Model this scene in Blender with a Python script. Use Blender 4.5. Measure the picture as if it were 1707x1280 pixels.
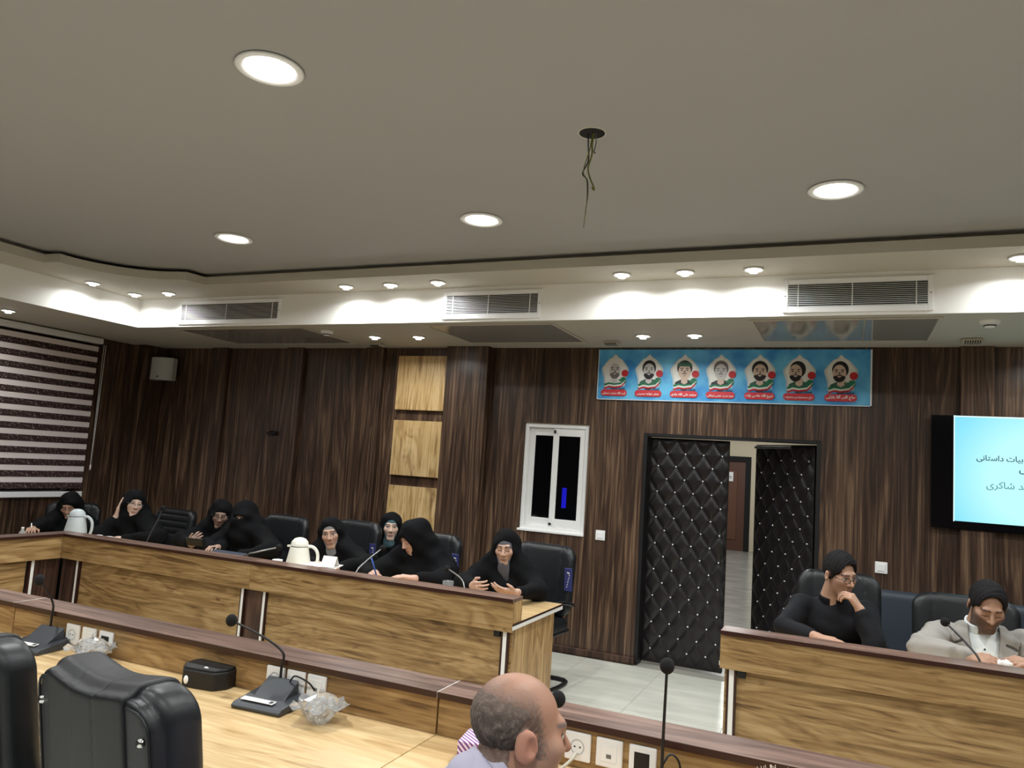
import bpy, bmesh, math, random
import numpy as np
from mathutils import Vector, Matrix
random.seed(7); np.random.seed(7)
sc = bpy.context.scene
for o in list(bpy.data.objects): bpy.data.objects.remove(o)
COL = sc.collection
# ------------------------------------------------------------------ camera
F_PX, YAW, PIT, ROL, EYE = 1260.4, 0.422006, 0.1042116, 0.0662843, 1.70
cy, sy, cp, sp = math.cos(YAW), math.sin(YAW), math.cos(PIT), math.sin(PIT)
fw = Vector((-sy*cp, cy*cp, sp)); r0 = Vector((cy, sy, 0)); u0 = r0.cross(fw)
rt = math.cos(ROL)*r0 + math.sin(ROL)*u0; up = -math.sin(ROL)*r0 + math.cos(ROL)*u0
cam = bpy.data.objects.new('camera', bpy.data.cameras.new('camera')); COL.objects.link(cam)
m = Matrix.Identity(4)
for i in range(3):
    m[i][0] = rt[i]; m[i][1] = up[i]; m[i][2] = -fw[i]
m.translation = Vector((0, 0, EYE)); cam.matrix_world = m
cam.data.sensor_width = 36; cam.data.lens = 36*F_PX/1707; cam.data.clip_start = .05
sc.camera = cam
# ------------------------------------------------------------------ light, exposure
sc.view_settings.view_transform = 'Standard'; sc.view_settings.look = 'None'
sc.view_settings.gamma = 1; sc.view_settings.use_curve_mapping = False
sc.view_settings.exposure = -0.22
w = bpy.data.worlds.new('night'); sc.world = w; w.use_nodes = True
w.node_tree.nodes['Background'].inputs[0].default_value = (.004, .006, .012, 1)
w.node_tree.nodes['Background'].inputs[1].default_value = 1
BIG_W, SMALL_W, SPOT_W = 27.0, 5.0, 6.0      # watts of the large downlights, of the small ones in the raised border and in the low border
LAMP = (.97, 1.0, 1.0)

# ------------------------------------------------------------------ helpers
def link(o, parent=None):
    COL.objects.link(o)
    if parent: o.parent = parent
    return o
def thing(name, label, cat, loc=(0, 0, 0), rz=0, group=None):
    o = bpy.data.objects.new(name, None); o.empty_display_size = .1
    link(o); o.location = loc; o.rotation_euler = (0, 0, rz)
    return tag(o, label, cat, group)
def tag(o, label, cat, group=None):
    o['label'] = label; o['category'] = cat
    if group: o['group'] = group
    return o
def struct(o): o['kind'] = 'structure'; return o
def obj(name, me, mt, parent=None, loc=None, rot=None, label=None, kind=None, smooth=None):
    o = bpy.data.objects.new(name, me); me.name = name
    if mt is not None and not me.materials: me.materials.append(mt)
    link(o, parent)
    if loc is not None: o.location = loc
    if rot is not None: o.rotation_euler = rot
    if label: o['label'] = label
    if kind: o['kind'] = kind
    if smooth: me.polygons.foreach_set('use_smooth', [True]*len(me.polygons))
    return o
def dup(root, loc=None, rz=None, label=None):
    r = root.copy(); COL.objects.link(r)
    if loc is not None: r.location = loc
    if rz is not None: r.rotation_euler = (0, 0, rz)
    if label: r['label'] = label
    for ch in list(root.children):
        c = ch.copy(); COL.objects.link(c); c.parent = r
        for g in list(ch.children):
            d = g.copy(); COL.objects.link(d); d.parent = c
    return r
def boxes(bs, bevel=0, seg=2):
    bm = bmesh.new()
    for (x0, x1, y0, y1, z0, z1) in bs:
        vs = [bm.verts.new(p) for p in ((x0,y0,z0),(x1,y0,z0),(x1,y1,z0),(x0,y1,z0),(x0,y0,z1),(x1,y0,z1),(x1,y1,z1),(x0,y1,z1))]
        for f in ((3,2,1,0),(4,5,6,7),(0,1,5,4),(1,2,6,5),(2,3,7,6),(3,0,4,7)): bm.faces.new([vs[i] for i in f])
    if bevel: bmesh.ops.bevel(bm, geom=bm.edges[:], offset=bevel, segments=seg, affect='EDGES', profile=.5)
    me = bpy.data.meshes.new('m'); bm.to_mesh(me); bm.free(); return me
def prism(pts, a0, a1, axis='z', bevel=0):
    """polygon pts extruded along an axis from a0 to a1 (axis y: pts are x,z; axis x: pts are y,z)"""
    bm = bmesh.new()
    def P(p, a): return (p[0], p[1], a) if axis == 'z' else ((p[0], a, p[1]) if axis == 'y' else (a, p[0], p[1]))
    A = [bm.verts.new(P(p, a0)) for p in pts]; Bv = [bm.verts.new(P(p, a1)) for p in pts]
    bm.faces.new(A[::-1]); bm.faces.new(Bv); n = len(pts)
    for i in range(n): bm.faces.new((A[i], A[(i+1) % n], Bv[(i+1) % n], Bv[i]))
    bmesh.ops.recalc_face_normals(bm, faces=bm.faces[:])
    if bevel: bmesh.ops.bevel(bm, geom=bm.edges[:], offset=bevel, segments=2, affect='EDGES', profile=.5)
    me = bpy.data.meshes.new('m'); bm.to_mesh(me); bm.free(); return me
def lathe(prof, n=24, closed=False):
    vs = []; fs = []; k = len(prof)
    for i in range(n):
        a = 2*math.pi*i/n
        for r, z in prof: vs.append((r*math.cos(a), r*math.sin(a), z))
    for i in range(n):
        j = (i+1) % n
        for q in range(k-1 if not closed else k):
            q2 = (q+1) % k
            fs.append((i*k+q, j*k+q, j*k+q2, i*k+q2))
    me = bpy.data.meshes.new('m'); me.from_pydata(vs, [], fs)
    bm = bmesh.new(); bm.from_mesh(me); bmesh.ops.remove_doubles(bm, verts=bm.verts[:], dist=1e-5)
    bmesh.ops.recalc_face_normals(bm, faces=bm.faces[:]); bm.to_mesh(me); bm.free(); me.update()
    me.polygons.foreach_set('use_smooth', [True]*len(me.polygons)); return me
def spline(pts, n=8):
    P = [Vector(p) for p in pts]; out = []
    for i in range(len(P)-1):
        a, b, c, d = P[max(i-1, 0)], P[i], P[i+1], P[min(i+2, len(P)-1)]
        for k in range(n):
            t = k/n
            out.append(.5*((2*b)+(-a+c)*t+(2*a-5*b+4*c-d)*t*t+(-a+3*b-3*c+d)*t**3))
    return out+[P[-1]]
def tube(pts, r, n=8, r2=None):
    P = [Vector(p) for p in pts]; vs = []; fs = []
    prev = None
    for i, p in enumerate(P):
        t = (P[min(i+1, len(P)-1)]-P[max(i-1, 0)]).normalized()
        if prev is None: a = t.orthogonal().normalized()
        else: a = (prev - t*prev.dot(t)).normalized()
        prev = a; b = t.cross(a)
        rr = r if r2 is None else r+(r2-r)*i/(len(P)-1)
        for k in range(n):
            an = 2*math.pi*k/n; vs.append(p+a*math.cos(an)*rr+b*math.sin(an)*rr)
    for i in range(len(P)-1):
        for k in range(n):
            fs.append((i*n+k, i*n+(k+1) % n, (i+1)*n+(k+1) % n, (i+1)*n+k))
    fs.append(tuple(range(n))[::-1]); fs.append(tuple((len(P)-1)*n+k for k in range(n)))
    me = bpy.data.meshes.new('m'); me.from_pydata(vs, [], fs); me.update()
    me.polygons.foreach_set('use_smooth', [True]*len(me.polygons)); return me
def merge(mes):
    bm = bmesh.new()
    for q in mes: bm.from_mesh(q)
    me = bpy.data.meshes.new('m'); bm.to_mesh(me); bm.free(); return me
def ball(r, c=(0, 0, 0), sc_=(1, 1, 1), sub=2):
    bm = bmesh.new(); bmesh.ops.create_icosphere(bm, subdivisions=sub, radius=r)
    for v in bm.verts: v.co = Vector((v.co.x*sc_[0]+c[0], v.co.y*sc_[1]+c[1], v.co.z*sc_[2]+c[2]))
    me = bpy.data.meshes.new('m'); bm.to_mesh(me); bm.free()
    me.polygons.foreach_set('use_smooth', [True]*len(me.polygons)); return me

# ------------------------------------------------------------------ materials
def srgb(r, g, b):
    f = lambda c: (c/255/12.92) if c/255 <= .04045 else ((c/255+.055)/1.055)**2.4
    return (f(r), f(g), f(b), 1)
def mat(name, col, rough=.5, metal=0, emis=None, es=0, trans=0, spec=.5, bump=0, bscale=200, coat=0):
    mt = bpy.data.materials.new(name); mt.use_nodes = True
    nt = mt.node_tree; b = nt.nodes['Principled BSDF']
    b.inputs['Base Color'].default_value = col; b.inputs['Roughness'].default_value = rough; b.inputs['Metallic'].default_value = metal
    b.inputs['Specular IOR Level'].default_value = spec; b.inputs['Transmission Weight'].default_value = trans
    b.inputs['Coat Weight'].default_value = coat
    if emis: b.inputs['Emission Color'].default_value = emis; b.inputs['Emission Strength'].default_value = es
    tc = nt.nodes.new('ShaderNodeTexCoord'); nz = nt.nodes.new('ShaderNodeTexNoise'); nz.inputs['Scale'].default_value = bscale
    nt.links.new(tc.outputs['Object'], nz.inputs['Vector'])
    if bump:
        bp = nt.nodes.new('ShaderNodeBump'); bp.inputs['Strength'].default_value = bump; bp.inputs['Distance'].default_value = .003
        nt.links.new(nz.outputs['Fac'], bp.inputs['Height']); nt.links.new(bp.outputs['Normal'], b.inputs['Normal'])
    return mt
def ramp(nt, fac, stops):
    r = nt.nodes.new('ShaderNodeValToRGB'); e = r.color_ramp.elements
    e[0].position, e[0].color = stops[0]; e[1].position, e[1].color = stops[-1]
    for p, c in stops[1:-1]:
        q = e.new(p); q.color = c
    nt.links.new(fac, r.inputs[0]); return r
def wood(name, stops, fine=(55, 55, 1.1), broad=(6, 6, .32), rough=.35, streak=None, spec=.5, knots=False, bump=.08, coat=0, ring=.07):
    """laminate wood: stretched noise along one axis; fine grain over broad figure"""
    mt = bpy.data.materials.new(name); mt.use_nodes = True; nt = mt.node_tree; b = nt.nodes['Principled BSDF']
    N, Lk = nt.nodes.new, nt.links.new
    tc = N('ShaderNodeTexCoord'); oi = N('ShaderNodeObjectInfo')
    ad = N('ShaderNodeVectorMath'); ad.operation = 'ADD'
    cm = N('ShaderNodeCombineXYZ'); mu = N('ShaderNodeMath'); mu.operation = 'MULTIPLY'; mu.inputs[1].default_value = 37
    Lk(oi.outputs['Random'], mu.inputs[0])
    for i in range(3): Lk(mu.outputs[0], cm.inputs[i])
    Lk(tc.outputs['Object'], ad.inputs[0]); Lk(cm.outputs[0], ad.inputs[1])
    def nz(scale, detail, dist, rgh=.6):
        mp = N('ShaderNodeMapping'); mp.inputs['Scale'].default_value = scale; Lk(ad.outputs[0], mp.inputs[0])
        t = N('ShaderNodeTexNoise'); t.inputs['Scale'].default_value = 1; t.inputs['Detail'].default_value = detail
        t.inputs['Distortion'].default_value = dist; t.inputs['Roughness'].default_value = rgh; Lk(mp.outputs[0], t.inputs['Vector']); return t
    a = nz(broad, 3, 1.6, .5); c = nz(fine, 6, .5, .68)
    # rings: sine of the broad figure gives the cathedral lines
    s = N('ShaderNodeMath'); s.operation = 'MULTIPLY'; s.inputs[1].default_value = 34; Lk(a.outputs['Fac'], s.inputs[0])
    sn = N('ShaderNodeMath'); sn.operation = 'SINE'; Lk(s.outputs[0], sn.inputs[0])
    s2 = N('ShaderNodeMath'); s2.operation = 'MULTIPLY_ADD'; s2.inputs[1].default_value = ring; Lk(sn.outputs[0], s2.inputs[0])
    mx = N('ShaderNodeMath'); mx.operation = 'MULTIPLY_ADD'; mx.inputs[1].default_value = .75; Lk(c.outputs['Fac'], mx.inputs[0])
    h = N('ShaderNodeMath'); h.operation = 'MULTIPLY'; h.inputs[1].default_value = .30; Lk(a.outputs['Fac'], h.inputs[0])
    Lk(h.outputs[0], s2.inputs[2]); Lk(s2.outputs[0], mx.inputs[2])
    r = ramp(nt, mx.outputs[0], stops); col = r.outputs[0]
    if knots:
        mp = N('ShaderNodeMapping'); mp.inputs['Scale'].default_value = knots; Lk(ad.outputs[0], mp.inputs[0])
        k = N('ShaderNodeTexNoise'); k.inputs['Scale'].default_value = 1; k.inputs['Detail'].default_value = 2; k.inputs['Distortion'].default_value = .8; Lk(mp.outputs[0], k.inputs['Vector'])
        kr = ramp(nt, k.outputs['Fac'], [(.0, (1, 1, 1, 1)), (.62, (1, 1, 1, 1)), (.78, (.45, .38, .34, 1)), (1, (.3, .25, .22, 1))])
        mm = N('ShaderNodeMix'); mm.data_type = 'RGBA'; mm.blend_type = 'MULTIPLY'; mm.inputs[0].default_value = 1
        Lk(col, mm.inputs[6]); Lk(kr.outputs[0], mm.inputs[7]); col = mm.outputs[2]
    Lk(col, b.inputs['Base Color']); b.inputs['Roughness'].default_value = rough; b.inputs['Specular IOR Level'].default_value = spec
    b.inputs['Coat Weight'].default_value = coat; b.inputs['Coat Roughness'].default_value = .25
    bp = N('ShaderNodeBump'); bp.inputs['Strength'].default_value = bump; bp.inputs['Distance'].default_value = .002
    Lk(mx.outputs[0], bp.inputs['Height']); Lk(bp.outputs['Normal'], b.inputs['Normal'])
    return mt
W_STOPS = [(.36, srgb(42, 30, 24)), (.50, srgb(70, 52, 41)), (.60, srgb(95, 73, 57)), (.70, srgb(130, 104, 81))]
O_STOPS = [(.32, srgb(92, 66, 38)), (.45, srgb(142, 110, 68)), (.58, srgb(166, 134, 88)), (.72, srgb(186, 156, 110))]
M = {}
M['walnut'] = wood('walnut_panel', W_STOPS, rough=.33)
M['walnut_dark'] = wood('walnut_dark', [(.36, srgb(44, 28, 22)), (.55, srgb(70, 48, 38)), (.70, srgb(98, 72, 56))], rough=.4)
M['ledge'] = wood('walnut_ledge', [(.36, srgb(78, 58, 50)), (.5, srgb(112, 88, 78)), (.70, srgb(150, 122, 108))], fine=(.8, 26, 26), broad=(.4, 5, 5), rough=.3)
M['ledge_y'] = wood('walnut_ledge_y', [(.36, srgb(78, 58, 50)), (.5, srgb(112, 88, 78)), (.70, srgb(150, 122, 108))], fine=(26, .8, 26), broad=(5, .4, 5), rough=.3)
M['oak'] = wood('oak_front', O_STOPS, fine=(2.2, 48, 48), broad=(.9, 6, 6), rough=.42, knots=(4, 11, 11))
M['oak_y'] = wood('oak_front_y', O_STOPS, fine=(48, 2.2, 48), broad=(6, .9, 6), rough=.42, knots=(11, 4, 11))
M['oak_z'] = wood('oak_end', [(a, (c[0]*1.25, c[1]*1.25, c[2]*1.25, 1)) for a, c in O_STOPS], fine=(48, 48, 2.2), broad=(6, 6, .9), rough=.42)
LIT_TOP_STOPS = [(.30, srgb(164, 132, 88)), (.46, srgb(196, 165, 118)), (.60, srgb(210, 181, 134)), (.74, srgb(222, 197, 152))]  # light from above put into the colour, paler than the oak fronts
M['oak_top_lit'] = wood('oak_worktop_lit', LIT_TOP_STOPS, fine=(2.0, 42, 42), broad=(.8, 5, 5), rough=.3)
M['oak_panel'] = wood('oak_light_panel', [(.34, srgb(140, 108, 66)), (.46, srgb(196, 160, 106)), (.58, srgb(214, 182, 128)), (.70, srgb(228, 198, 150))], fine=(42, 42, 2), broad=(5, 5, .8), rough=.4, knots=(7, 7, 2.5))
M['edge'] = mat('edge_banding', srgb(52, 26, 20), .35)
M['strip'] = mat('white_edge_strip', srgb(238, 236, 230), .35)
M['plaster'] = mat('ceiling_paint', srgb(164, 162, 158), .85, bump=.03, bscale=60)
M['fascia'] = mat('white_paint', srgb(244, 243, 238), .7)
M['border'] = mat('border_paint', srgb(190, 184, 170), .75)
M['white'] = mat('white_plastic', srgb(246, 246, 244), .35)
M['whitemetal'] = mat('white_coated_metal', srgb(244, 244, 244), .35)
M['dark'] = mat('dark_void', srgb(10, 10, 11), .8)
M['black'] = mat('black_plastic', srgb(16, 16, 18), .45)
M['grey_plastic'] = mat('graphite_plastic', srgb(52, 55, 60), .45, bump=.05, bscale=900)
M['leather'] = mat('black_leather', srgb(24, 26, 29), .40, bump=.12, bscale=420)
M['leather2'] = mat('black_leather_matt', srgb(17, 18, 20), .5, bump=.12, bscale=420)
M['slate_leather'] = mat('slate_leather', srgb(52, 60, 70), .5, bump=.1, bscale=420)
M['foam'] = mat('black_foam', srgb(9, 9, 10), .95, bump=.6, bscale=700)
M['chrome'] = mat('chrome', srgb(215, 215, 215), .15, 1)
M['steel'] = mat('brushed_metal', srgb(150, 152, 155), .35, 1)
M['lens'] = mat('lamp_lens', srgb(255, 255, 255), .3, emis=(1, .98, .95, 1), es=14)
M['doorleather'] = mat('door_leather', srgb(26, 23, 25), .33, bump=.08, bscale=500)
M['blackgloss'] = mat('black_gloss', srgb(8, 9, 14), .12)
M['cotton'] = mat('chador_cloth', srgb(7, 8, 11), .88, spec=.2, bump=.2, bscale=300)
M['blackcloth'] = mat('black_shirt_cloth', srgb(14, 15, 20), .8, spec=.25, bump=.25, bscale=300)
def tile_mat(name, c1, c2, rough):
    mt = mat(name, c1, rough); nt = mt.node_tree; b = nt.nodes['Principled BSDF']; nz = [n for n in nt.nodes if n.type == 'TEX_NOISE'][0]
    nz.inputs['Scale'].default_value = 1.6; nz.inputs['Detail'].default_value = 7; nz.inputs['Distortion'].default_value = 1.2
    mp = nt.nodes.new('ShaderNodeMapping'); mp.inputs['Scale'].default_value = (1, 3.2, 1)
    tc = [n for n in nt.nodes if n.type == 'TEX_COORD'][0]; nt.links.new(tc.outputs['Object'], mp.inputs[0]); nt.links.new(mp.outputs[0], nz.inputs['Vector'])
    r = ramp(nt, nz.outputs['Fac'], [(.35, c1), (.65, c2)]); nt.links.new(r.outputs[0], b.inputs['Base Color']); return mt
M['tile'] = tile_mat('floor_tile', srgb(206, 206, 194), srgb(226, 226, 214), .28)
M['lobbytile'] = tile_mat('lobby_tile', srgb(140, 138, 132), srgb(170, 168, 160), .18)
M['grout'] = mat('grout', srgb(150, 148, 138), .9)
M['lobbywall'] = mat('lobby_wall', srgb(216, 203, 176), .7)
# ------------------------------------------------------------------ room shell
WY, LX, RX, FYW, ZC, ZS, ZM = 6.829, -8.1, 5.0, -4.0, 2.847, 3.133, 3.24
FX, FY = -6.76, 5.49          # fascia planes
fl = struct(obj('floor', boxes([(LX-.2, RX+.2, FYW-.2, 6.95, -.12, -.006)]), M['grout']))
tm = boxes([(-.3415, .3415, -.3075, .3075, -.006, 0)])
for i in range(15):
    for j in range(8):
        cx, cyy = -1.092-.686*9+.686*i, 6.46-.62*j
        if LX+.3 < cx < RX-.3: obj('tile', tm, M['tile'], fl, (cx, cyy, 0))
obj('tile_field', boxes([(LX, RX, FYW, 1.80, -.006, 0), (2.7, RX, 1.80, 6.77, -.006, 0)]), M['tile'], fl)
struct(obj('floor.001', boxes([(-8, 6, 6.95, 19.2, -.12, -.004)]), M['lobbytile']))

wb = struct(obj('wall_back', boxes([(LX, -2.93, 6.85, 6.96, 0, 3.3), (-2.93, -2.215, 6.85, 6.96, 0, 1.06), (-2.93, -2.215, 6.85, 6.96, 2.12, 3.3), (-2.215, -1.72, 6.85, 6.96, 0, 3.3), (-1.72, -.195, 6.85, 6.96, 2.066, 3.3), (-.195, RX, 6.85, 6.96, 0, 3.3)]), M['walnut_dark']))
def panel(x0, x1, y0=WY, z0=.0, z1=ZC):
    return obj('panel', boxes([(x0+.003, x1-.003, y0, 6.85, z0, z1)], .002, 1), M['walnut'], wb)
panel(-7.86, -7.03); panel(-6.78, -5.885); panel(-5.655, -4.80); panel(-4.58, -3.765)
for a, b in ((-7.03, -6.78), (-5.885, -5.655), (-4.80, -4.58), (.795, 1.02)):
    obj('batten', boxes([(a, b, 6.775, 6.85, 0, ZC)], .003, 1), M['walnut'], wb)
obj('pilaster', boxes([(-3.765, -3.295, 6.715, 6.85, 0, ZC)], .003, 1), M['walnut'], wb)
obj('corner_pilaster', boxes([(LX+.0, -7.86, 6.54, 6.85, 0, ZC)], .003, 1), M['walnut'], wb)
obj('panel', boxes([(-3.295, -2.905, WY, 6.85, 0, ZC), (-2.905, -2.235, WY, 6.85, 0, 1.075), (-2.905, -2.235, WY, 6.85, 2.11, ZC), (-2.235, -1.71, WY, 6.85, 0, ZC), (-1.71, -.205, WY, 6.85, 2.056, ZC), (-.205, .795, WY, 6.85, 0, ZC)]), M['walnut'], wb)
panel(1.02, 2.1); panel(2.1, 3.4); panel(3.4, RX)
bb = struct(obj('baseboard_back', boxes([(-7.86, -3.765, 6.80, WY, 0, .06), (-3.295, -1.70, 6.80, WY, 0, .06), (-.2, RX, 6.80, WY, 0, .06), (-3.78, -3.28, 6.69, 6.715, 0, .06)], .003, 1), M['walnut_dark']))
# left wall with a window behind the blind
wl = struct(obj('wall_left', boxes([(LX-.2, LX-.02, FYW, 3.3, 0, 3.3), (LX-.2, LX-.02, 5.95, 6.96, 0, 3.3), (LX-.2, LX-.02, 3.3, 5.95, 0, 1.0), (LX-.2, LX-.02, 3.3, 5.95, 2.7, 3.3)]), M['walnut_dark']))
obj('panel', boxes([(LX-.02, LX, 5.98, 6.54, 0, ZC)], .002, 1), M['walnut'], wl)
obj('panel', boxes([(LX-.02, LX, 4.6, 5.98, 0, 1.0)], .002, 1), M['walnut'], wl)
obj('panel', boxes([(LX-.02, LX, 3.27, 4.6, 0, 1.0)], .002, 1), M['walnut'], wl)
obj('panel', boxes([(LX-.02, LX, 0, 3.27, 0, ZC)], .002, 1), M['walnut'], wl)
w2 = struct(obj('window_2', boxes([(LX-.12, LX-.06, 3.3, 3.36, 1.0, 2.7), (LX-.12, LX-.06, 5.89, 5.95, 1.0, 2.7), (LX-.12, LX-.06, 3.3, 5.95, 1.0, 1.06), (LX-.12, LX-.06, 3.3, 5.95, 2.64, 2.7), (LX-.12, LX-.06, 4.6, 4.66, 1.0, 2.7)]), M['white']))
obj('pane', boxes([(LX-.1, LX-.09, 3.36, 5.89, 1.06, 2.64)]), M['blackgloss'], w2)
struct(obj('wall_right', boxes([(RX, RX+.2, FYW, 6.96, 0, 3.3)]), M['walnut']))
struct(obj('wall_front', boxes([(LX, RX, FYW-.2, FYW, 0, 3.3)]), M['walnut']))

# ceilings: low border at the walls, fascia, raised border with curved inner edge, main ceiling with shadow gap
struct(obj('ceiling.001', boxes([(LX, RX, FY+.012, 6.96, ZC, ZC+.05), (LX, FX-.012, FYW, FY+.012, ZC, ZC+.05)]), M['border']))
struct(obj('trim_1', boxes([(FX-.012, RX, FY, FY+.012, ZC-.004, ZS), (FX-.012, FX, FYW, FY, ZC-.004, ZS)]), M['fascia']))
edge = [(-6.28, FYW), (-6.28, 4.11), (-6.10, 4.12)]
for k in range(1, 12):
    a = math.pi-math.pi/2*k/12; edge.append((-5.42+.69*math.cos(a), 4.13+.69*math.sin(a)))
edge += [(-5.42, 4.84), (-5.40, 5.03), (RX, 5.03)]
ring = edge + [(RX, FY+.01), (FX-.01, FY+.01), (FX-.01, FYW)]
struct(obj('ceiling.002', prism(ring, ZS, ZS+.072), M['border']))
struct(obj('ceiling', boxes([(LX, RX, FYW, 6.9, ZM, ZM+.08)]), M['plaster']))
ring2 = [(x-.05 if x < -5 else x, y+.05) for x, y in edge[:-1]] + [(RX, 5.08), (RX, 5.12), (-5.44, 5.12), (-6.36, 4.2), (-6.36, FYW)]
struct(obj('trim_2', boxes([(-6.40, -6.36, FYW, 4.2, ZS+.072, ZM), (-5.5, RX, 5.10, 5.14, ZS+.072, ZM)]), M['border']))

# lobby seen through the door
struct(obj('wall_lobby', boxes([(-8, 6, 18.9, 19.1, 0, 3.4)]), M['lobbywall']))
struct(obj('wall_lobby_left', boxes([(-7.2, -7.0, 6.97, 18.9, 0, 3.4)]), M['lobbywall']))
struct(obj('wall_lobby_right', boxes([(3.0, 3.2, 6.97, 18.9, 0, 3.4)]), M['lobbywall']))
struct(obj('ceiling.003', boxes([(-8, 6, 6.97, 19.1, 3.4, 3.5)]), M['plaster']))
for k, (lx, ly) in enumerate(((-1.5, 9.5), (-2.0, 13.0), (-2.2, 16.6))):
    L = thing('lobby_ceiling_light', 'round lobby ceiling light beyond the double door', 'ceiling light', (lx, ly, 3.4), group='lobby ceiling lights')
    obj('lamp_ring', lathe([(.16, 0), (.20, 0), (.20, -.02), (.16, -.02)], 24, True), M['white'], L); obj('lens', lathe([(0, -.004), (.16, -.004)], 24), M['lens'], L)
    ld = bpy.data.lights.new('lobby', 'AREA'); ld.shape = 'DISK'; ld.size = .3; ld.energy = 70; ld.color = LAMP
    lo = bpy.data.objects.new('lamp_glow', ld); link(lo, L); lo.location = (0, 0, -.03)
d2 = struct(obj('door_2', boxes([(-3.15, -2.22, 18.86, 18.895, 0, 2.10)]), mat('brown_door', srgb(92, 60, 46), .45)))
obj('door_frame', boxes([(-3.25, -3.15, 18.82, 18.9, 0, 2.22), (-2.22, -2.10, 18.82, 18.9, 0, 2.22), (-3.15, -2.22, 18.82, 18.9, 2.10, 2.22)]), M['dark'], d2)
obj('door_panel', boxes([(-3.0, -2.4, 18.845, 18.86, .25, 1.9)], .01, 1), mat('brown_door_field', srgb(104, 68, 52), .45), d2)
s = obj('paper_notice', boxes([(-2.66, -2.50, 18.838, 18.844, 1.62, 1.84)]), M['white'], d2, label='white paper notice on the door')
obj('printed_line', boxes([(-2.63, -2.53, 18.836, 18.838, 1.72, 1.735), (-2.62, -2.54, 18.836, 18.838, 1.68, 1.69)]), M['grey_plastic'], s)

# ------------------------------------------------------------------ window on the back wall
w1 = struct(obj('window_1', boxes([(-2.905, -2.235, 6.83, 6.845, 1.075, 1.078)]), M['white']))
obj('window_frame', boxes([(-2.895, -2.86, 6.845, 6.93, 1.085, 2.10), (-2.275, -2.24, 6.845, 6.93, 1.085, 2.10), (-2.86, -2.275, 6.845, 6.93, 2.065, 2.10), (-2.86, -2.275, 6.845, 6.93, 1.085, 1.12)], .003, 1), M['white'], w1)
for nm, a, b, y in (('window_sash', -2.86, -2.55, 6.885), ('window_sash', -2.605, -2.275, 6.857)):
    s = obj(nm, boxes([(a, a+.06, y, y+.025, 1.12, 2.065), (b-.055, b, y, y+.025, 1.12, 2.065), (a+.06, b-.055, y, y+.025, 1.99, 2.065), (a+.06, b-.055, y, y+.025, 1.12, 1.20)], .004, 1), M['white'], w1)
    obj('pane', boxes([(a+.06, b-.055, y+.01, y+.014, 1.20, 1.99)]), mat('night_glass', srgb(6, 8, 11), .04, trans=0, spec=.5), s)
obj('window_latch', boxes([(-2.595, -2.575, 6.84, 6.857, 2.015, 2.045), (-2.60, -2.575, 6.84, 6.857, 1.14, 1.16)], .003, 1), M['black'], w1)
obj('window_sill', boxes([(-2.91, -2.235, 6.815, 6.93, 1.065, 1.087)], .003, 1), M['white'], w1)
obj('painted_glow_strip', boxes([(-2.485, -2.44, 6.866, 6.8665, 1.31, 1.50)]), mat('painted_blue_glow', srgb(20, 20, 200), .3, emis=srgb(25, 20, 235), es=.22), w1, label='blue light in the glass, painted as a glowing strip')  # glowing strip laid on the pane imitates a blue light in the glass

# ------------------------------------------------------------------ upholstered double door
d1 = struct(obj('door_1', boxes([(-1.71, -1.675, 6.83, 6.99, 0, 2.056), (-.24, -.205, 6.83, 6.99, 0, 2.056), (-1.675, -.24, 6.83, 6.99, 2.03, 2.056)], .002, 1), M['black']))
def leaf_mesh(W, H, nx=66, nz=190):
    """quilted face: pillows between button rows on a diamond lattice"""
    px, pz = W/4.35, H/8.6
    def h(x, z):
        u = x/px; v = z/pz
        a = (u+v) % 1; b = (u-v) % 1
        ca = min(a, 1-a); cb = min(b, 1-b)
        d = min(ca, cb)
        return .014*(1-math.exp(-d*9))*(1-math.exp(-min(x, W-x, z, H-z)*60))
    vs = []; fs = []
    for j in range(nz+1):
        for i in range(nx+1):
            x, z = W*i/nx, H*j/nz
            vs.append((x, -h(x, z)-.02, z))
    n = nx+1
    for j in range(nz):
        for i in range(nx): fs.append((j*n+i, j*n+i+1, (j+1)*n+i+1, (j+1)*n+i))
    me = bpy.data.meshes.new('m'); me.from_pydata(vs, [], fs); me.update()
    pts = []
    for jj in range(0, 18):
        for ii in range(0, 10):
            if (ii+jj) % 2 == 0:
                x, z = ii*px/2, jj*pz/2
                if .03 < x < W-.03 and .03 < z < H-.03: pts.append((x, -.024, z))
    return me, pts
btn = ball(.0085, sub=1); M['crystalbtn'] = mat('crystal_button', srgb(235, 235, 238), .15, spec=.8)
lw, lh = .708, 2.0
lme, lpts = leaf_mesh(lw, lh)
for k, (loc, rz, sgn) in enumerate((((-1.67, 6.955, .022), 0, 1), ((-.245, 6.96, .022), 0, -1))):
    lf = obj('door_leaf', boxes([(0, lw, -.02, .03, 0, lh)] if sgn > 0 else [(-lw, 0, -.02, .03, 0, lh)], .003, 1), M['black'], d1, loc, (0, 0, rz if sgn > 0 else -math.radians(42)))
    off = (0, 0, 0) if sgn > 0 else (-lw, 0, 0)
    obj('quilted_padding', lme, M['doorleather'], lf, off, smooth=True)
    for p in lpts: obj('button', btn, M['crystalbtn'], lf, (p[0]+off[0], p[1], p[2]))
    if sgn < 0: obj('door_closer', boxes([(-lw, -.25, -.045, -.02, lh-.035, lh-.012)], .003, 1), M['steel'], lf)
    if sgn > 0: obj('door_handle', boxes([(lw-.03, lw-.015, -.05, -.02, .98, 1.1)], .003, 1), M['black'], lf)

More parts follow.
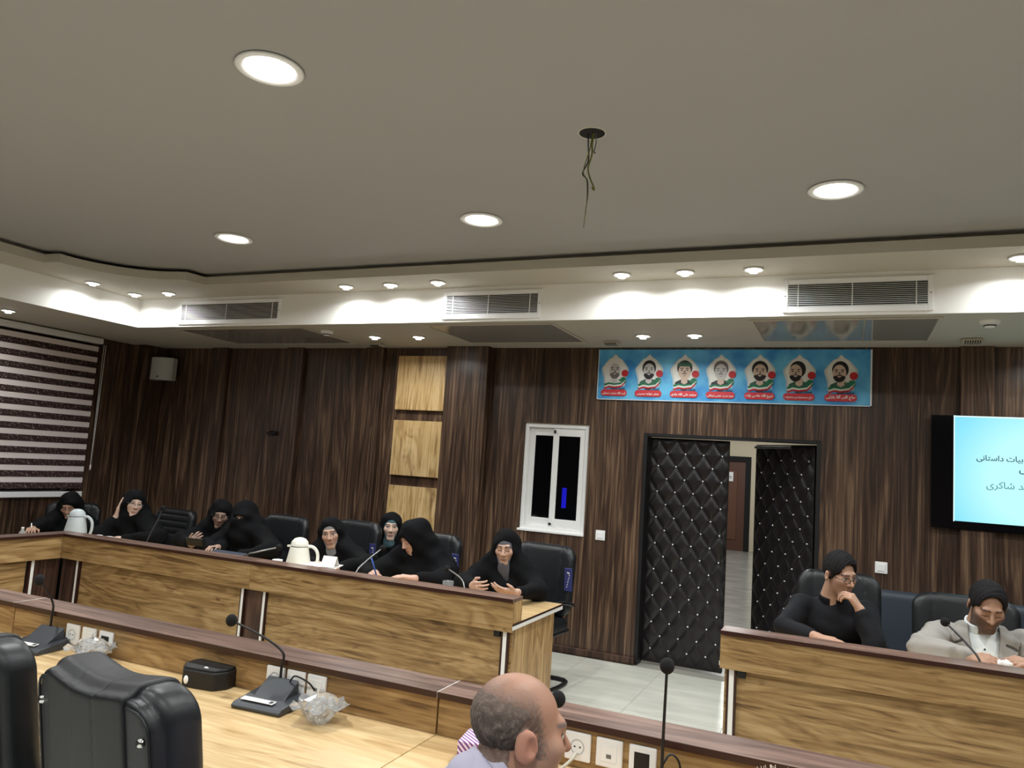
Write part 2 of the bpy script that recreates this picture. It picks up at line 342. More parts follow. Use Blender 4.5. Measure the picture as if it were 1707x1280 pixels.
# ------------------------------------------------------------------ zebra roller blind
rb = thing('roller_blind', 'striped brown and cream zebra roller blind with white cassette', 'blind', (-8.03, 4.6, 1.0))
obj('cassette', boxes([(-.045, .045, -1.3, 1.46, 1.765, 1.835)], .015, 3), M['whitemetal'], rb, smooth=False)
lb = mat('blind_sheer_band', srgb(246, 234, 232), .8, bump=.1, bscale=300)
lb2 = lb
db = mat('blind_dark_band', srgb(60, 40, 38), .8)
nt = db.node_tree; nz = [n for n in nt.nodes if n.type == 'TEX_NOISE'][0]; nz.inputs['Scale'].default_value = 75; nz.inputs['Detail'].default_value = 4
r = ramp(nt, nz.outputs['Fac'], [(.45, srgb(52, 33, 32)), (.58, srgb(66, 44, 42)), (.64, srgb(150, 132, 128))]); nt.links.new(r.outputs[0], nt.nodes['Principled BSDF'].inputs['Base Color'])
bl, bd = boxes([(-.004, .004, -1.26, 1.43, 0, .060)]), boxes([(-.002, .0075, -1.26, 1.43, 0, .0665)])
for i in range(14):
    z = 1.735-.1265*i
    if z-.06 > .05:
        obj('sheer_band', bl, lb, rb, (0, 0, z-.0632))
        obj('dark_band', bd, db, rb, (0, 0, z-.1265-.0015))
obj('bottom_rail', boxes([(-.012, .014, -1.27, 1.44, -.005, .055)], .006, 2), M['whitemetal'], rb)
obj('pull_chain', merge([tube([(.03, 1.50, 1.76), (.03, 1.497, 1.0), (.03, 1.49, .34)], .004, 6), tube([(.03, 1.475, 1.76), (.03, 1.48, 1.0), (.03, 1.485, .34)], .003, 6), tube([(.03, 1.49, .36), (.03, 1.488, .30)], .009, 8)]), M['white'], rb)
# ------------------------------------------------------------------ ceiling fittings
def disk_light(parent, size, watts, z, spread=160):
    ld = bpy.data.lights.new('lamp', 'AREA'); ld.shape = 'DISK'; ld.size = size; ld.energy = watts; ld.color = LAMP; ld.spread = math.radians(spread)
    lo = bpy.data.objects.new('lamp_glow', ld); link(lo, parent); lo.location = (0, 0, z)
big_ring = lathe([(.098, .0), (.135, -.003), (.138, -.010), (.122, -.016), (.104, -.010)], 32, True); big_lens = lathe([(0, -.006), (.100, -.006)], 32)
sm_ring = lathe([(.050, 0), (.068, -.002), (.070, -.008), (.060, -.012), (.050, -.008)], 24, True)
sm_lens = lathe([(0, -.004), (.050, -.004)], 24); sm_cup = lathe([(.0, -.03), (.026, -.028), (.031, -.012), (.031, -.004)], 16)
def downlight(x, y, z, label, big, group, watts):
    L = thing('downlight', label, 'ceiling light', (x, y, z), group=group)
    obj('trim_ring', big_ring if big else sm_ring, M['white'], L); obj('lens', big_lens if big else sm_lens, M['lens'], L)
    if not big: obj('bulb', sm_cup, M['lens'], L)
    disk_light(L, .18 if big else .09, watts, -.02 if big else -.034)
for x, y, lb_ in ((-2.187, 2.25, 'large round downlight nearest the camera, at the top left'), (-4.233, 4.17, 'large round downlight on the main ceiling above the ribbed chair side, left of the others'), (-2.17, 4.188, 'large round downlight in the middle of the far row, left of the bare wires'), (-.084, 4.16, 'large round downlight right of the hanging bare wires')):
    downlight(x, y, ZM, lb_, True, 'large main ceiling downlights', BIG_W)
for x, y in ((-.084, 2.25), (-4.23, 2.25), (2.0, 4.17), (2.0, 2.25), (-4.2, .3), (-2.18, .3), (-.1, .3), (2, .3), (-4.2, -1.7), (-2.18, -1.7), (0, -1.7), (2, -1.7)):
    downlight(x, y, ZM, 'large round downlight on the main ceiling outside the photo', True, 'downlights behind the camera', BIG_W)
up_lab = ['small spot of the raised border, nearest along the left side', 'small spot of the raised border tucked in the corner', 'small spot of the raised border just above the left grille', 'first small spot of the trio between left and middle grille', 'second small spot of the trio between left and middle grille', 'small spot just above the middle air grille', 'first small spot of the trio right of the middle grille', 'middle small spot of the trio above the portrait banner', 'small spot just left of the right air grille', 'small spot at the right edge above the screen']
for (x, y), l in zip(((-6.543, 4.772), (-6.547, 5.24), (-6.095, 5.249), (-4.011, 5.282), (-3.557, 5.285), (-3.091, 5.272), (-1.541, 5.273), (-1.082, 5.28), (-.613, 5.28), (.929, 5.262)), up_lab):
    downlight(x, y, ZS, l, False, 'small spots of the raised border', SMALL_W)
lo_lab = ['small spot in the low border above the blind', 'small spot in the low border above the light wood squares', 'small spot in the low border in front of the pilaster', 'left small spot in the low border above the portrait banner', 'right small spot in the low border above the portrait banner']
for (x, y), l in zip(((-7.432, 4.584), (-4.268, 6.146), (-3.781, 6.167), (-1.601, 6.203), (-1.168, 6.196)), lo_lab):
    downlight(x, y, ZC, l, False, 'small spots of the low border', SPOT_W)
for x, y in ((1.4, 6.2), (1.85, 6.2), (3.4, 6.2), (-7.43, 3.9), (-7.43, 2.2)):
    downlight(x, y, ZC, 'small spot in the low border outside the photo', False, 'low border spots outside the frame', SPOT_W)

def grille(x0, x1, label):
    g = thing('air_grille', label, 'air grille', ((x0+x1)/2, FY, 2.862), group='air grilles in the white fascia')
    W = (x1-x0)/2; Hh = .236; f = .034
    obj('frame', boxes([(-W, -W+f, -.016, 0, 0, Hh), (W-f, W, -.016, 0, 0, Hh), (-W+f, W-f, -.016, 0, 0, f+.008), (-W+f, W-f, -.016, 0, Hh-f, Hh)], .003, 1), M['whitemetal'], g)
    obj('duct_opening', boxes([(-W+f, W-f, -.002, -.0005, f, Hh-f)]), M['dark'], g)
    n = 13; me = prism([(-.016, .000), (-.0145, .0025), (-.003, .0085), (-.003, .006)], -W+f, W-f, 'x')
    for i in range(n): obj('slat', me, M['whitemetal'], g, (0, 0, f+.011+(Hh-2*f-.014)*i/(n-1)-.003))
    for xx in (-W+.10, -.02, W-.10): obj('stay', boxes([(xx-.003, xx+.003, -.017, -.012, f+.006, Hh-f)]), M['whitemetal'], g)
    for xx in (-W+.017, W-.017): obj('screw', ball(.005, (0, 0, 0), (1, .5, 1), 1), M['grey_plastic'], g, (xx, -.0165, Hh/2))
grille(-6.19, -4.885, 'white louvred air grille near the left corner'); grille(-3.15, -2.25, 'white louvred air grille in the middle of the fascia'); grille(-.435, .49, 'white louvred air grille above the portrait banner')
hm = mat('satin_hatch', srgb(150, 148, 143), .09, spec=.7)
for x0, x1, l in ((-6.36, -4.73, 'satin access panel below the left air grille'), (-3.40, -2.19, 'satin access panel below the middle air grille'), (-.67, .56, 'glossy access panel reflecting the portraits')):
    h = thing('ceiling_access_panel', l, 'access panel', ((x0+x1)/2, 6.06, ZC), group='access panels in the low border'); W = (x1-x0)/2
    obj('frame', boxes([(-W, W, -.45, -.425, -.010, 0), (-W, W, .425, .45, -.010, 0), (-W, -W+.025, -.425, .425, -.010, 0), (W-.025, W, -.425, .425, -.010, 0)], .002, 1), M['border'], h)
    if x0 > -1: obj('panel', boxes([(-W+.03, .14, -.42, .42, -.006, 0)]), hm, h); obj('panel', boxes([(.15, W-.03, -.42, .42, -.006, 0)]), hm, h)
    else: obj('panel', boxes([(-W+.03, W-.03, -.42, .42, -.006, 0)]), hm, h)
for x, y, l in ((.845, 5.784, 'white round smoke detector right of the glossy access panel'), (-4.613, 5.84, 'white round smoke detector beside the left access panel')):
    d = thing('smoke_detector', l, 'smoke detector', (x, y, ZC)); obj('housing', lathe([(0, -.045), (.03, -.043), (.036, -.025), (.06, -.02), (.06, 0)], 24), M['white'], d)
    obj('sensor_slot', lathe([(.0365, -.038), (.0375, -.030)], 20), M['black'], d)
for x, y, l in ((-1.957, 6.486, 'small dark ceiling sounder left of the portrait banner'), (.829, 6.464, 'small dark ceiling sounder above the screen'), (-4.5, 6.53, 'small dark ceiling sounder above the light squares')):
    d = thing('ceiling_sounder', l, 'sounder', (x, y, ZC)); obj('housing', boxes([(-.07, .07, -.05, .05, -.035, 0)], .012, 2), M['border'], d)
    obj('grating', merge([boxes([(-.05+.016*i, -.043+.016*i, -.052, .03, -.037, -.02)]) for i in range(7)]), M['black'], d)
hw = thing('hanging_wires', 'bare twisted wires hanging from a round hole in the ceiling', 'wires', (-1.108, 3.183, ZM))
obj('hole', lathe([(0, -.001), (.060, -.001)], 24), M['dark'], hw)
obj('hole_rim', lathe([(.058, 0), (.064, -.004), (.068, 0)], 24), M['border'], hw)
gw = mat('green_yellow_wire', srgb(112, 118, 50), .5)
obj('wire', tube(spline([(-.02, 0, .02), (-.015, 0, -.06), (-.012, .005, -.13), (-.035, 0, -.19), (-.01, 0, -.225), (-.004, 0, -.30), (-.01, 0, -.37), (-.015, 0, -.45)]), .004, 6, .002), M['grey_plastic'], hw)
obj('wire', tube(spline([(.012, 0, .02), (.0, .01, -.05), (.006, 0, -.10), (-.012, .008, -.16), (.0, 0, -.21), (.018, 0, -.25), (.026, 0, -.275), (.014, 0, -.262)]), .004, 6), gw, hw)
obj('wire', tube(spline([(.002, .01, .02), (-.005, -.005, -.08), (-.03, -.004, -.18), (-.012, 0, -.23), (-.006, -.003, -.34), (-.013, -.003, -.42)]), .003, 6, .002), gw, hw)
obj('wire', tube(spline([(.02, -.006, .02), (.022, 0, -.05), (.012, .006, -.085), (.022, 0, -.1)]), .003, 6), M['steel'], hw)

# ------------------------------------------------------------------ wall fittings
sp_ = thing('wall_speaker', 'white rounded loudspeaker in the far left corner', 'speaker', (-7.72, 6.70, 2.43))
bm = []
def arc_prism():
    pts = []
    for k in range(9):
        a = math.pi*(.06+.88*k/8); pts.append((-.155*math.cos(a)/math.cos(math.pi*.06)*1.0, -.085*math.sin(a)-.01))
    pts = [(-.155, .05)] + pts + [(.155, .05)]
    return prism(pts, 0, .275, 'z', .006)
obj('cabinet', arc_prism(), mat('speaker_white', srgb(205, 205, 200), .55), sp_, smooth=False)
obj('badge', boxes([(-.012, .012, -.099, -.094, .03, .045)]), M['grey_plastic'], sp_); obj('wall_bracket', boxes([(-.03, .03, .05, .13, .1, .18)], .004, 1), M['black'], sp_)
sp_.rotation_euler = (0, 0, math.radians(12))
br = thing('camera_bracket', 'small black bracket on the dark panels', 'bracket', (-6.005, WY, 1.86))
obj('arm', boxes([(-.075, .06, -.05, -.02, -.012, .012)], .004, 1), M['black'], br); obj('plate', boxes([(-.03, .03, -.02, 0, -.02, .03)], .003, 1), M['black'], br); obj('knob', ball(.016), M['black'], br, (.05, -.03, .018)); obj('knob', ball(.014), M['black'], br, (-.03, -.03, .02))
for z0, l in ((2.183, 'topmost of the three square light wood panels'), (1.500, 'middle of the three square light wood panels'), (.820, 'lowest light wood square, behind the women')):
    t = tag(obj('wood_square_panel', boxes([(-4.385, -3.800, 6.785, WY-.001, z0, z0+.573)], .003, 1), M['oak_panel']), l, 'wall panel', 'light wood squares on the wall')
def rocker(x, z, label):
    s = thing('light_switch', label, 'switch', (x, WY, z)); obj('plate', boxes([(-.045, .045, -.012, 0, -.045, .045)], .004, 2), M['white'], s)
    obj('rocker', boxes([(-.028, .028, -.017, -.010, -.028, .028)], .003, 1), M['white'], s)
rocker(-2.072, 1.095, 'white square switch between window and padded door'); rocker(.258, 1.069, 'white square switch right of the door above the black chairs')

# ------------------------------------------------------------------ writing in Arabic script (joined forms from the built-in font)
import unicodedata
FORMS = {}
for cp_ in list(range(0xFB50, 0xFC00))+list(range(0xFE70, 0xFF00)):
    d = unicodedata.decomposition(chr(cp_)).split()
    if len(d) == 2 and d[0] in ('<initial>', '<medial>', '<final>', '<isolated>'): FORMS.setdefault(chr(int(d[1], 16)), {})[d[0][1:-1]] = chr(cp_)
def shape(t):
    out = []
    for i, c in enumerate(t):
        f = FORMS.get(c)
        if not f: out.append(c); continue
        pf = FORMS.get(t[i-1], {}) if i else {}; nf = FORMS.get(t[i+1], {}) if i+1 < len(t) else {}
        jp = 'initial' in pf and 'final' in f; jn = 'initial' in f and 'final' in nf
        out.append(f.get('medial' if jp and jn else 'final' if jp else 'initial' if jn else 'isolated', c))
    return ''.join(out[::-1])
def text_mesh(t, width=None, height=None, depth=.0004, res=2, bold=0, right=False):
    c = bpy.data.curves.new('t', 'FONT'); c.body = shape(t); c.resolution_u = res; c.extrude = depth; c.offset = bold
    o = bpy.data.objects.new('t', c); COL.objects.link(o); bpy.context.view_layer.update()
    me = bpy.data.meshes.new_from_object(o.evaluated_get(bpy.context.evaluated_depsgraph_get()))
    bpy.data.objects.remove(o); bpy.data.curves.remove(c)
    co = np.zeros(len(me.vertices)*3, np.float32); me.vertices.foreach_get('co', co); co = co.reshape(-1, 3)
    lo, hi = co.min(0), co.max(0); s = width/(hi[0]-lo[0]) if width else height/(hi[1]-lo[1])
    ax = hi[0] if right else (lo[0]+hi[0])/2
    v = np.stack([(co[:, 0]-ax)*s, -co[:, 2], (co[:, 1]-lo[1])*s], 1).astype(np.float32)
    me.vertices.foreach_set('co', v.ravel()); me.update(); me.materials.clear(); return me

# ------------------------------------------------------------------ television
tv = thing('television', 'large wall mounted flat screen showing a pale blue title slide', 'television', (.594, WY, 1.425))
TW = 1.46
obj('cabinet', boxes([(0, TW, -.075, -.03, 0, .872)], .004, 1), M['blackgloss'], tv); obj('wall_mount', boxes([(.4, 1.06, -.03, 0, .2, .6)]), M['black'], tv)
sm = mat('lit_screen', srgb(10, 10, 10), .2, emis=srgb(150, 222, 240), es=1.35)
nt = sm.node_tree; tcn = [n for n in nt.nodes if n.type == 'TEX_COORD'][0]; gr = nt.nodes.new('ShaderNodeTexGradient'); gr.gradient_type = 'SPHERICAL'
mp = nt.nodes.new('ShaderNodeMapping'); mp.inputs['Location'].default_value = (-.73*1.2, 0, -.40*1.2); mp.inputs['Scale'].default_value = (1.2, 0, 1.2)
nt.links.new(tcn.outputs['Object'], mp.inputs[0]); nt.links.new(mp.outputs[0], gr.inputs[0])
r = ramp(nt, gr.outputs['Fac'], [(0, srgb(112, 206, 236)), (.25, srgb(138, 220, 240)), (.6, srgb(184, 242, 242))]); nt.links.new(r.outputs[0], nt.nodes['Principled BSDF'].inputs['Emission Color'])
obj('screen', boxes([(.157, TW-.157, -.0762, -.075, .062, .866)]), sm, tv)
obj('screen_border', boxes([(.153, .160, -.0768, -.075, .058, .870), (.153, TW-.153, -.0768, -.075, .862, .870)]), mat('slide_edge', srgb(200, 240, 250), .3, emis=srgb(225, 248, 255), es=1), tv)
ink = mat('slide_ink', srgb(20, 60, 80), .6, emis=srgb(24, 66, 92), es=.8); ink2 = mat('slide_ink_grey', srgb(50, 110, 120), .6, emis=srgb(60, 120, 130), es=.8)
for t, xr, z, wd, k, nm in (('ادبیات داستانی', .645, .520, .340, ink, 'title_line'), ('دفاع مقدس', .905, .432, .325, ink, 'title_line'), ('احمد شاکری', .705, .312, .335, ink2, 'author_line')):
    me = text_mesh(t, width=wd, res=3, bold=.014 if k is ink else 0, right=True)
    obj(nm, me, k, tv, (xr, -.0770, z))

# ------------------------------------------------------------------ portrait banner
bn = thing('portrait_banner', 'long blue printed banner with seven oval portraits above the door', 'banner', (-2.175, WY-.012, 2.352))
bsm = mat('banner_print', srgb(70, 160, 220), .4); nt = bsm.node_tree; tcn = [n for n in nt.nodes if n.type == 'TEX_COORD'][0]
nz = [n for n in nt.nodes if n.type == 'TEX_NOISE'][0]; nz.inputs['Scale'].default_value = 5
r = ramp(nt, nz.outputs['Fac'], [(.35, srgb(58, 146, 216)), (.65, srgb(108, 198, 242))]); nt.links.new(r.outputs[0], nt.nodes['Principled BSDF'].inputs['Base Color'])
BW, BH = 2.345, .474
obj('sheet', boxes([(0, BW, -.006, .010, 0, BH)]), bsm, bn); obj('white_border', boxes([(BW-.012, BW, -.0075, -.006, 0, BH), (0, .006, -.0075, -.006, 0, BH), (0, BW, -.0075, -.006, 0, .006)]), M['white'], bn)
PM = {k: mat('print_'+k, srgb(*c), .5) for k, c in dict(paper=(236, 236, 230), lace=(206, 212, 212), skin=(216, 190, 172), grey=(202, 198, 194), hair=(28, 26, 30), greyhair=(110, 104, 102), red=(196, 36, 44), pill=(206, 52, 62), green=(36, 120, 84), white=(236, 236, 232), uniform=(60, 104, 88), dark=(40, 42, 46), robe=(226, 226, 222)).items()}
def flat(pts, layer): return prism(pts, -.006-.0012*layer, -.006-.0012*(layer-1), 'y')
def ellp(cx, cz, rx, rz, a0=0, a1=360, n=20): return [(cx+rx*math.cos(math.radians(a0+(a1-a0)*k/n)), cz+rz*math.sin(math.radians(a0+(a1-a0)*k/n))) for k in range(n+(0 if a1-a0 == 360 else 1))]
arch = [(-.10, .13), (-.105, .20), (-.13, .28), (-.128, .30), (-.095, .345), (-.06, .385), (-.03, .40), (0, .432), (.03, .40), (.06, .385), (.095, .345), (.128, .30), (.13, .28), (.105, .20), (.10, .13), (.03, .12), (-.03, .12)]
people_ = [('آیت الله محمد صدوقی', 'شهید محراب', 'robe'), ('جعفر خواجه حسینی', 'سردار شهید', 'uniform'), ('محمد علی الله دادی', 'سردار شهید', 'dark'), ('سید حسین فهمی اردکانی', 'سردار شهید', 'dark'), ('ذبیح الله عاصی زاده', 'سردار شهید', 'uniform'), ('حاج محمدابراهیم جعفرزاده', 'سردار شهید', 'uniform'), ('حاج اکبر آقا بابایی', 'سردار شهید', 'uniform')]
xs = [.166, .490, .815, 1.135, 1.465, 1.785, 2.110]
a_lace, a_paper = flat([(x*1.0, z) for x, z in arch], 1), flat([(x*.86, .135+(z-.12)*.93) for x, z in arch], 2)
rose, rib_g, rib_w, rib_r = flat(ellp(.098, .250, .032, .032), 6), None, None, None
def ribbon(z): return [(-.10, z), (-.05, z+.014), (0, z+.006), (.06, z+.014), (.105, z+.060), (.112, z+.050), (.065, z-.000), (0, z-.010), (-.05, z-.002), (-.09, z-.018)]
rg, rw, rr = flat(ribbon(.148), 6), flat(ribbon(.133), 5), flat(ribbon(.117), 4)
pill = flat(ellp(-.095, .066, .03, .03, 90, 270, 8)+ellp(.095, .066, .03, .03, -90, 90, 8), 7)
leafm = merge([flat(ellp(.085, .2, .022, .014), 5), flat(ellp(.062, .185, .02, .012), 5), flat(ellp(.1, .178, .014, .02), 5)])
for i, ((nm, tl, cl), x) in enumerate(zip(people_, xs)):
    P = lambda n, me, k: obj(n, me, PM[k], bn, (x, 0, 0))
    P('arch_lace', a_lace, 'lace'); P('arch_field', a_paper, 'paper')
    dx = -.03 if i == 5 else (-.012 if i == 6 else 0)
    fz, rx, rz = .278, .052+.004*(i in (2, 4)), .076
    P('shoulders', flat([(-.09, .135), (-.08, .175), (-.03, .200), (.03, .200), (.08, .175), (.09, .135)], 3), cl)
    P('neck', flat([(-.028, .17), (-.028, .22), (.028, .22), (.028, .17), (0, .155)], 4), 'skin' if i > 1 else 'grey')
    hc = 'hair' if i not in (0, 3) else ('robe' if i == 0 else 'greyhair')
    if i == 0: P('turban', flat(ellp(0, fz+.018, .068, .080), 4), 'white')
    else: P('hair', flat(ellp(dx*.4, fz+.024, rx+.012, rz-.004), 4), hc)
    sk = 'grey' if i in (0, 1, 3) else 'skin'
    P('face', flat(ellp(dx, fz-.006, rx, rz-.004), 5), sk)
    if i in (0, 1, 4, 5, 6): P('beard', flat(ellp(dx, fz-.008, rx+.002, rz-.002, 205, 335, 14)+[(dx+.040, fz-.030), (dx+.024, fz-.026), (dx, fz-.046), (dx-.024, fz-.026), (dx-.040, fz-.030)], 6), hc if i else 'greyhair')
    q = 1.28
    ft = merge([flat([(dx+s*.010*q, fz+.014*q), (dx+s*.030*q, fz+.016*q), (dx+s*.030*q, fz+.021*q), (dx+s*.010*q, fz+.020*q)], 7) for s in (-1, 1)]+[flat(ellp(dx+s*.019*q, fz+.005*q, .008*q, .0035*q, n=10), 7) for s in (-1, 1)]+[flat([(dx-.016*q, fz-.022*q), (dx+.016*q, fz-.022*q), (dx+.013*q, fz-.016*q), (dx-.013*q, fz-.016*q)], 7), flat([(dx-.012*q, fz-.034*q), (dx+.012*q, fz-.034*q), (dx, fz-.038*q)], 7), flat([(dx-.006*q, fz-.010*q), (dx+.007*q, fz-.010*q), (dx+.003*q, fz+.004*q)], 7)])
    P('features', ft, 'hair' if i != 3 else 'greyhair')
    if i == 2: P('cap', flat(ellp(0, fz+.052, .066, .032, 0, 180, 10)+[(-.070, fz+.040), (.070, fz+.040)], 6), 'uniform')
    P('ribbon_green', rg, 'green'); P('ribbon_white', rw, 'white'); P('ribbon_red', rr, 'red'); P('rose', rose, 'red'); P('leaves', leafm, 'green'); P('name_pill', pill, 'pill')
    obj('title_text', text_mesh(tl, width=.135, res=1, bold=.03), PM['dark'], bn, (x+.035, -.0155, .094))
    obj('name_text', text_mesh(nm, width=min(.225, .0115*len(nm)+.02), res=1, bold=.03), PM['white'], bn, (x, -.0155, .047))
# ------------------------------------------------------------------ conference tables (outer U and inner row), fronts with a raised ledge
def table_x(name, label, x0, x1, y0, depth, sgn, seams=(), posts=(), left_end=False, right_end=False, rx0=0):
    """run along x; sgn=+1: the raised front faces -y and people sit at +y; sgn=-1: they sit at -y"""
    t = thing(name, label, 'table', (x0, y0, 0), group=None); W = x1-x0
    Y = (lambda a, b: (a, b)) if sgn > 0 else (lambda a, b: (-b, -a))
    def part(nm, bs, mt, bev=.0015, lab=None): return obj(nm, boxes([(a, b)+Y(c, d)+(e, f) for a, b, c, d, e, f in bs], bev, 1), mt, t, label=lab)
    part('worktop', [(0, W, .004, depth, .712, .750)], M['oak_top_lit'])
    part('edge_band', [(0, W, depth, depth+.003, .738, .750)], M['edge'], 0); part('edge_band', [(0, W, depth, depth+.003, .714, .737)], M['strip'], 0)
    sm_ = [rx0]+list(seams)+[W]
    for a, b in zip(sm_[:-1], sm_[1:]):
        part('riser_front', [(a+.001, b-.001, 0, .018, .70, .875)], M['oak'])
        part('riser_back', [(a+.001, b-.001, .118, .136, .750, .875)], M['oak'])
        part('ledge', [(a+.001, b-.001, -.014, .150 if sgn < 0 else .140, .8755, .897)], M['ledge']); part('ledge_edge', [(a+.001, b-.001)+((-.0165, -.0142) if sgn > 0 else (.1502, .1525))+(.8755, .8965)], M['edge'], 0)
    for e, x in ((left_end, 0), (right_end, W)):
        if e:
            s = -1 if x == 0 else 1; q = lambda a, b: (min(x+s*a, x+s*b), max(x+s*a, x+s*b))
            part('riser_end', [q(-.018, .001)+(.019, .117, .752, .875)], M['oak_z'])
            part('end_edge', [q(0, .003)+(0, depth, .738, .750)], M['edge'], 0); part('end_edge', [q(0, .003)+(0, depth, .714, .737)], M['strip'], 0)
            part('end_panel', [q(-.075, -.045)+(.05, depth-.03, 0, .712)], M['oak_z'])
            part('front_strip', [q(-.072, -.046)+(.030, .050, 0, .70)], M['strip']); part('strip_edge', [q(-.046, -.034)+(.030, .050, 0, .70), q(-.084, -.072)+(.030, .050, 0, .70)], M['edge'], 0)
            part('table_bracket', [q(-.13, -.09)+(.02, .055, .66, .70)], M['black'])
    for a, b in posts:
        part('post', [(a, b, .055, .075, 0, .70)], M['walnut_dark'])
        for x in (a, b): part('front_strip', [(x-.011, x+.011, .035, .056, 0, .70)], M['strip']); part('strip_edge', [(x-.019, x-.011, .036, .056, 0, .70), (x+.011, x+.019, .036, .056, 0, .70)], M['edge'], 0)
    xs_ = [rx0 and rx0+.155]+[v for p in posts for v in p]+[W]
    for a, b in zip(xs_[0::2], xs_[1::2]): part('front_panel', [(a+.02, b-.02, .056, .074, .03, .70)], M['oak'])
    sc_ = M['dark']
    if sgn < 0: part('ledge_end_strip', [(-.0012, .0012, -.014, .150, .8757, .8974)], M['strip'], 0)
    for a in sm_[1:-1]: part('screw', [(a-.03, a-.026, -.001, .002, .84, .844), (a+.026, a+.03, -.001, .002, .84, .844)], sc_, 0)
    return t
TA = table_x('conference_table', 'long oak outer table with a walnut ledge where the women in black sit', -6.66, -1.80, 4.248, .866, 1, seams=(2.834,), posts=((2.749, 2.946),), right_end=True, rx0=.872)
TB = table_x('conference_table', 'outer oak table with a walnut ledge in front of the two men', -.60, 3.6, 4.248, .866, 1, seams=(2.6,), posts=(), left_end=True)
# left wing of the outer table, running towards the camera
tl = thing('conference_table', 'short left wing of the outer oak table below the blind', 'table', (-5.79, 4.246, 0))
def tlp(nm, bs, mt, bev=.0015): return obj(nm, boxes(bs, bev, 1), mt, tl)
tlp('worktop', [(-.87, -.004, -2.4, 0, .712, .750)], M['oak_y']); tlp('riser_front', [(-.018, 0, -2.4, .018, .70, .875)], M['oak_y']); tlp('riser_back', [(-.136, -.118, -2.4, .136, .75, .875)], M['oak_y'])
tlp('ledge', [(-.14, -.0005, -2.4, .14, .8755, .897), (-.0005, .014, -2.4, -.014, .8755, .897)], M['ledge_y']); tlp('ledge_edge', [(.0142, .0165, -2.4, -.02, .8755, .8965)], M['edge'], 0)
tlp('front_panel', [(-.074, -.056, -2.4, -.24, .03, .70)], M['oak_y']); tlp('front_strip', [(-.056, -.034, -.215, -.190, 0, .70)], M['strip']); tlp('strip_edge', [(-.056, -.035, -.228, -.215, 0, .70), (-.056, -.035, -.190, -.180, 0, .70)], M['edge'], 0)
tlp('post', [(-.075, -.05, -.18, .03, 0, .70)], M['walnut_dark'])
# corner post and strip that belong to the long table
obj('post', boxes([(.87-.05, .87+.13, .055, .075, 0, .70)], .001, 1), M['walnut_dark'], TA); obj('front_strip', boxes([(1.01-.03+.03, 1.01+.022, .035, .056, 0, .70)], .001, 1), M['strip'], TA); obj('strip_edge', boxes([(.998, 1.01, .036, .056, 0, .70), (1.032, 1.044, .036, .056, 0, .70)]), M['edge'], TA)
NY = 2.42
for x0, x1, l, s_ in ((-5.2, -3.571, 'inner oak table at the left edge of the photo', ()), (-3.571, -1.287, 'inner oak table with two microphones and a walnut ledge', ()), (-1.287, 1.35, 'inner oak table with a walnut ledge beside the balding man', ())):
    table_x('inner_table', l, x0+.002, x1-.002, NY+.136, .136+.82, -1)
# correct the inner tables: sitters are on the camera side, so their ledge block stands at the far edge

# ------------------------------------------------------------------ signed-distance modelling: one continuous smooth surface per body or cushion
f32 = np.float32
def A(*v): return np.array(v[0] if len(v) == 1 else v, f32)
def rcone(a, b, r1, r2=None):
    a, b = A(a), A(b); r2 = r1 if r2 is None else r2; ab = b-a; L = float(ab@ab)+1e-9
    def f(P):
        t = np.clip(((P-a)@ab)/L, 0, 1); return np.linalg.norm(P-a-t[:, None]*ab, axis=1)-(r1+(r2-r1)*t)
    return f
def ell(c, r, R=None):
    c, r = A(c), A(r)
    def f(P):
        q = P-c
        if R is not None: q = q@R
        k0 = np.linalg.norm(q/r, axis=1); k1 = np.linalg.norm(q/(r*r), axis=1)+1e-9; return k0*(k0-1)/k1
    return f
def rbox(c, h, r=.02, R=None):
    c, h = A(c), A(h)-r
    def f(P):
        q = P-c
        if R is not None: q = q@R
        q = np.abs(q)-h; return np.linalg.norm(np.maximum(q, 0), axis=1)+np.minimum(q.max(1), 0)-r
    return f
def smin(a, b, k):
    if k <= 0: return np.minimum(a, b)
    h = np.clip(.5+.5*(b-a)/k, 0, 1); return b+(a-b)*h-k*h*(1-h)
def smax(a, b, k): return -smin(-a, -b, k)
def U(fs, k=.0):
    def f(P):
        d = fs[0](P)
        for g in fs[1:]: d = smin(d, g(P), k)
        return d
    return f
def cut(f, g, k=.004): return lambda P: smax(f(P), -g(P), k)
def both(f, g, k=.004): return lambda P: smax(f(P), g(P), k)
def grow(f, r): return lambda P: f(P)-r
def within(f, c, M3, s=1): 
    c = A(c); M3 = A(M3); return lambda P: f(((P-c)@M3)/s)*s
def bound(f, c, r, m_=.05):
    c = A(c)
    def g(P):
        d = np.linalg.norm(P-c, axis=1)-r; n = d < m_
        if n.any(): d[n] = f(P[n])
        return d
    return g
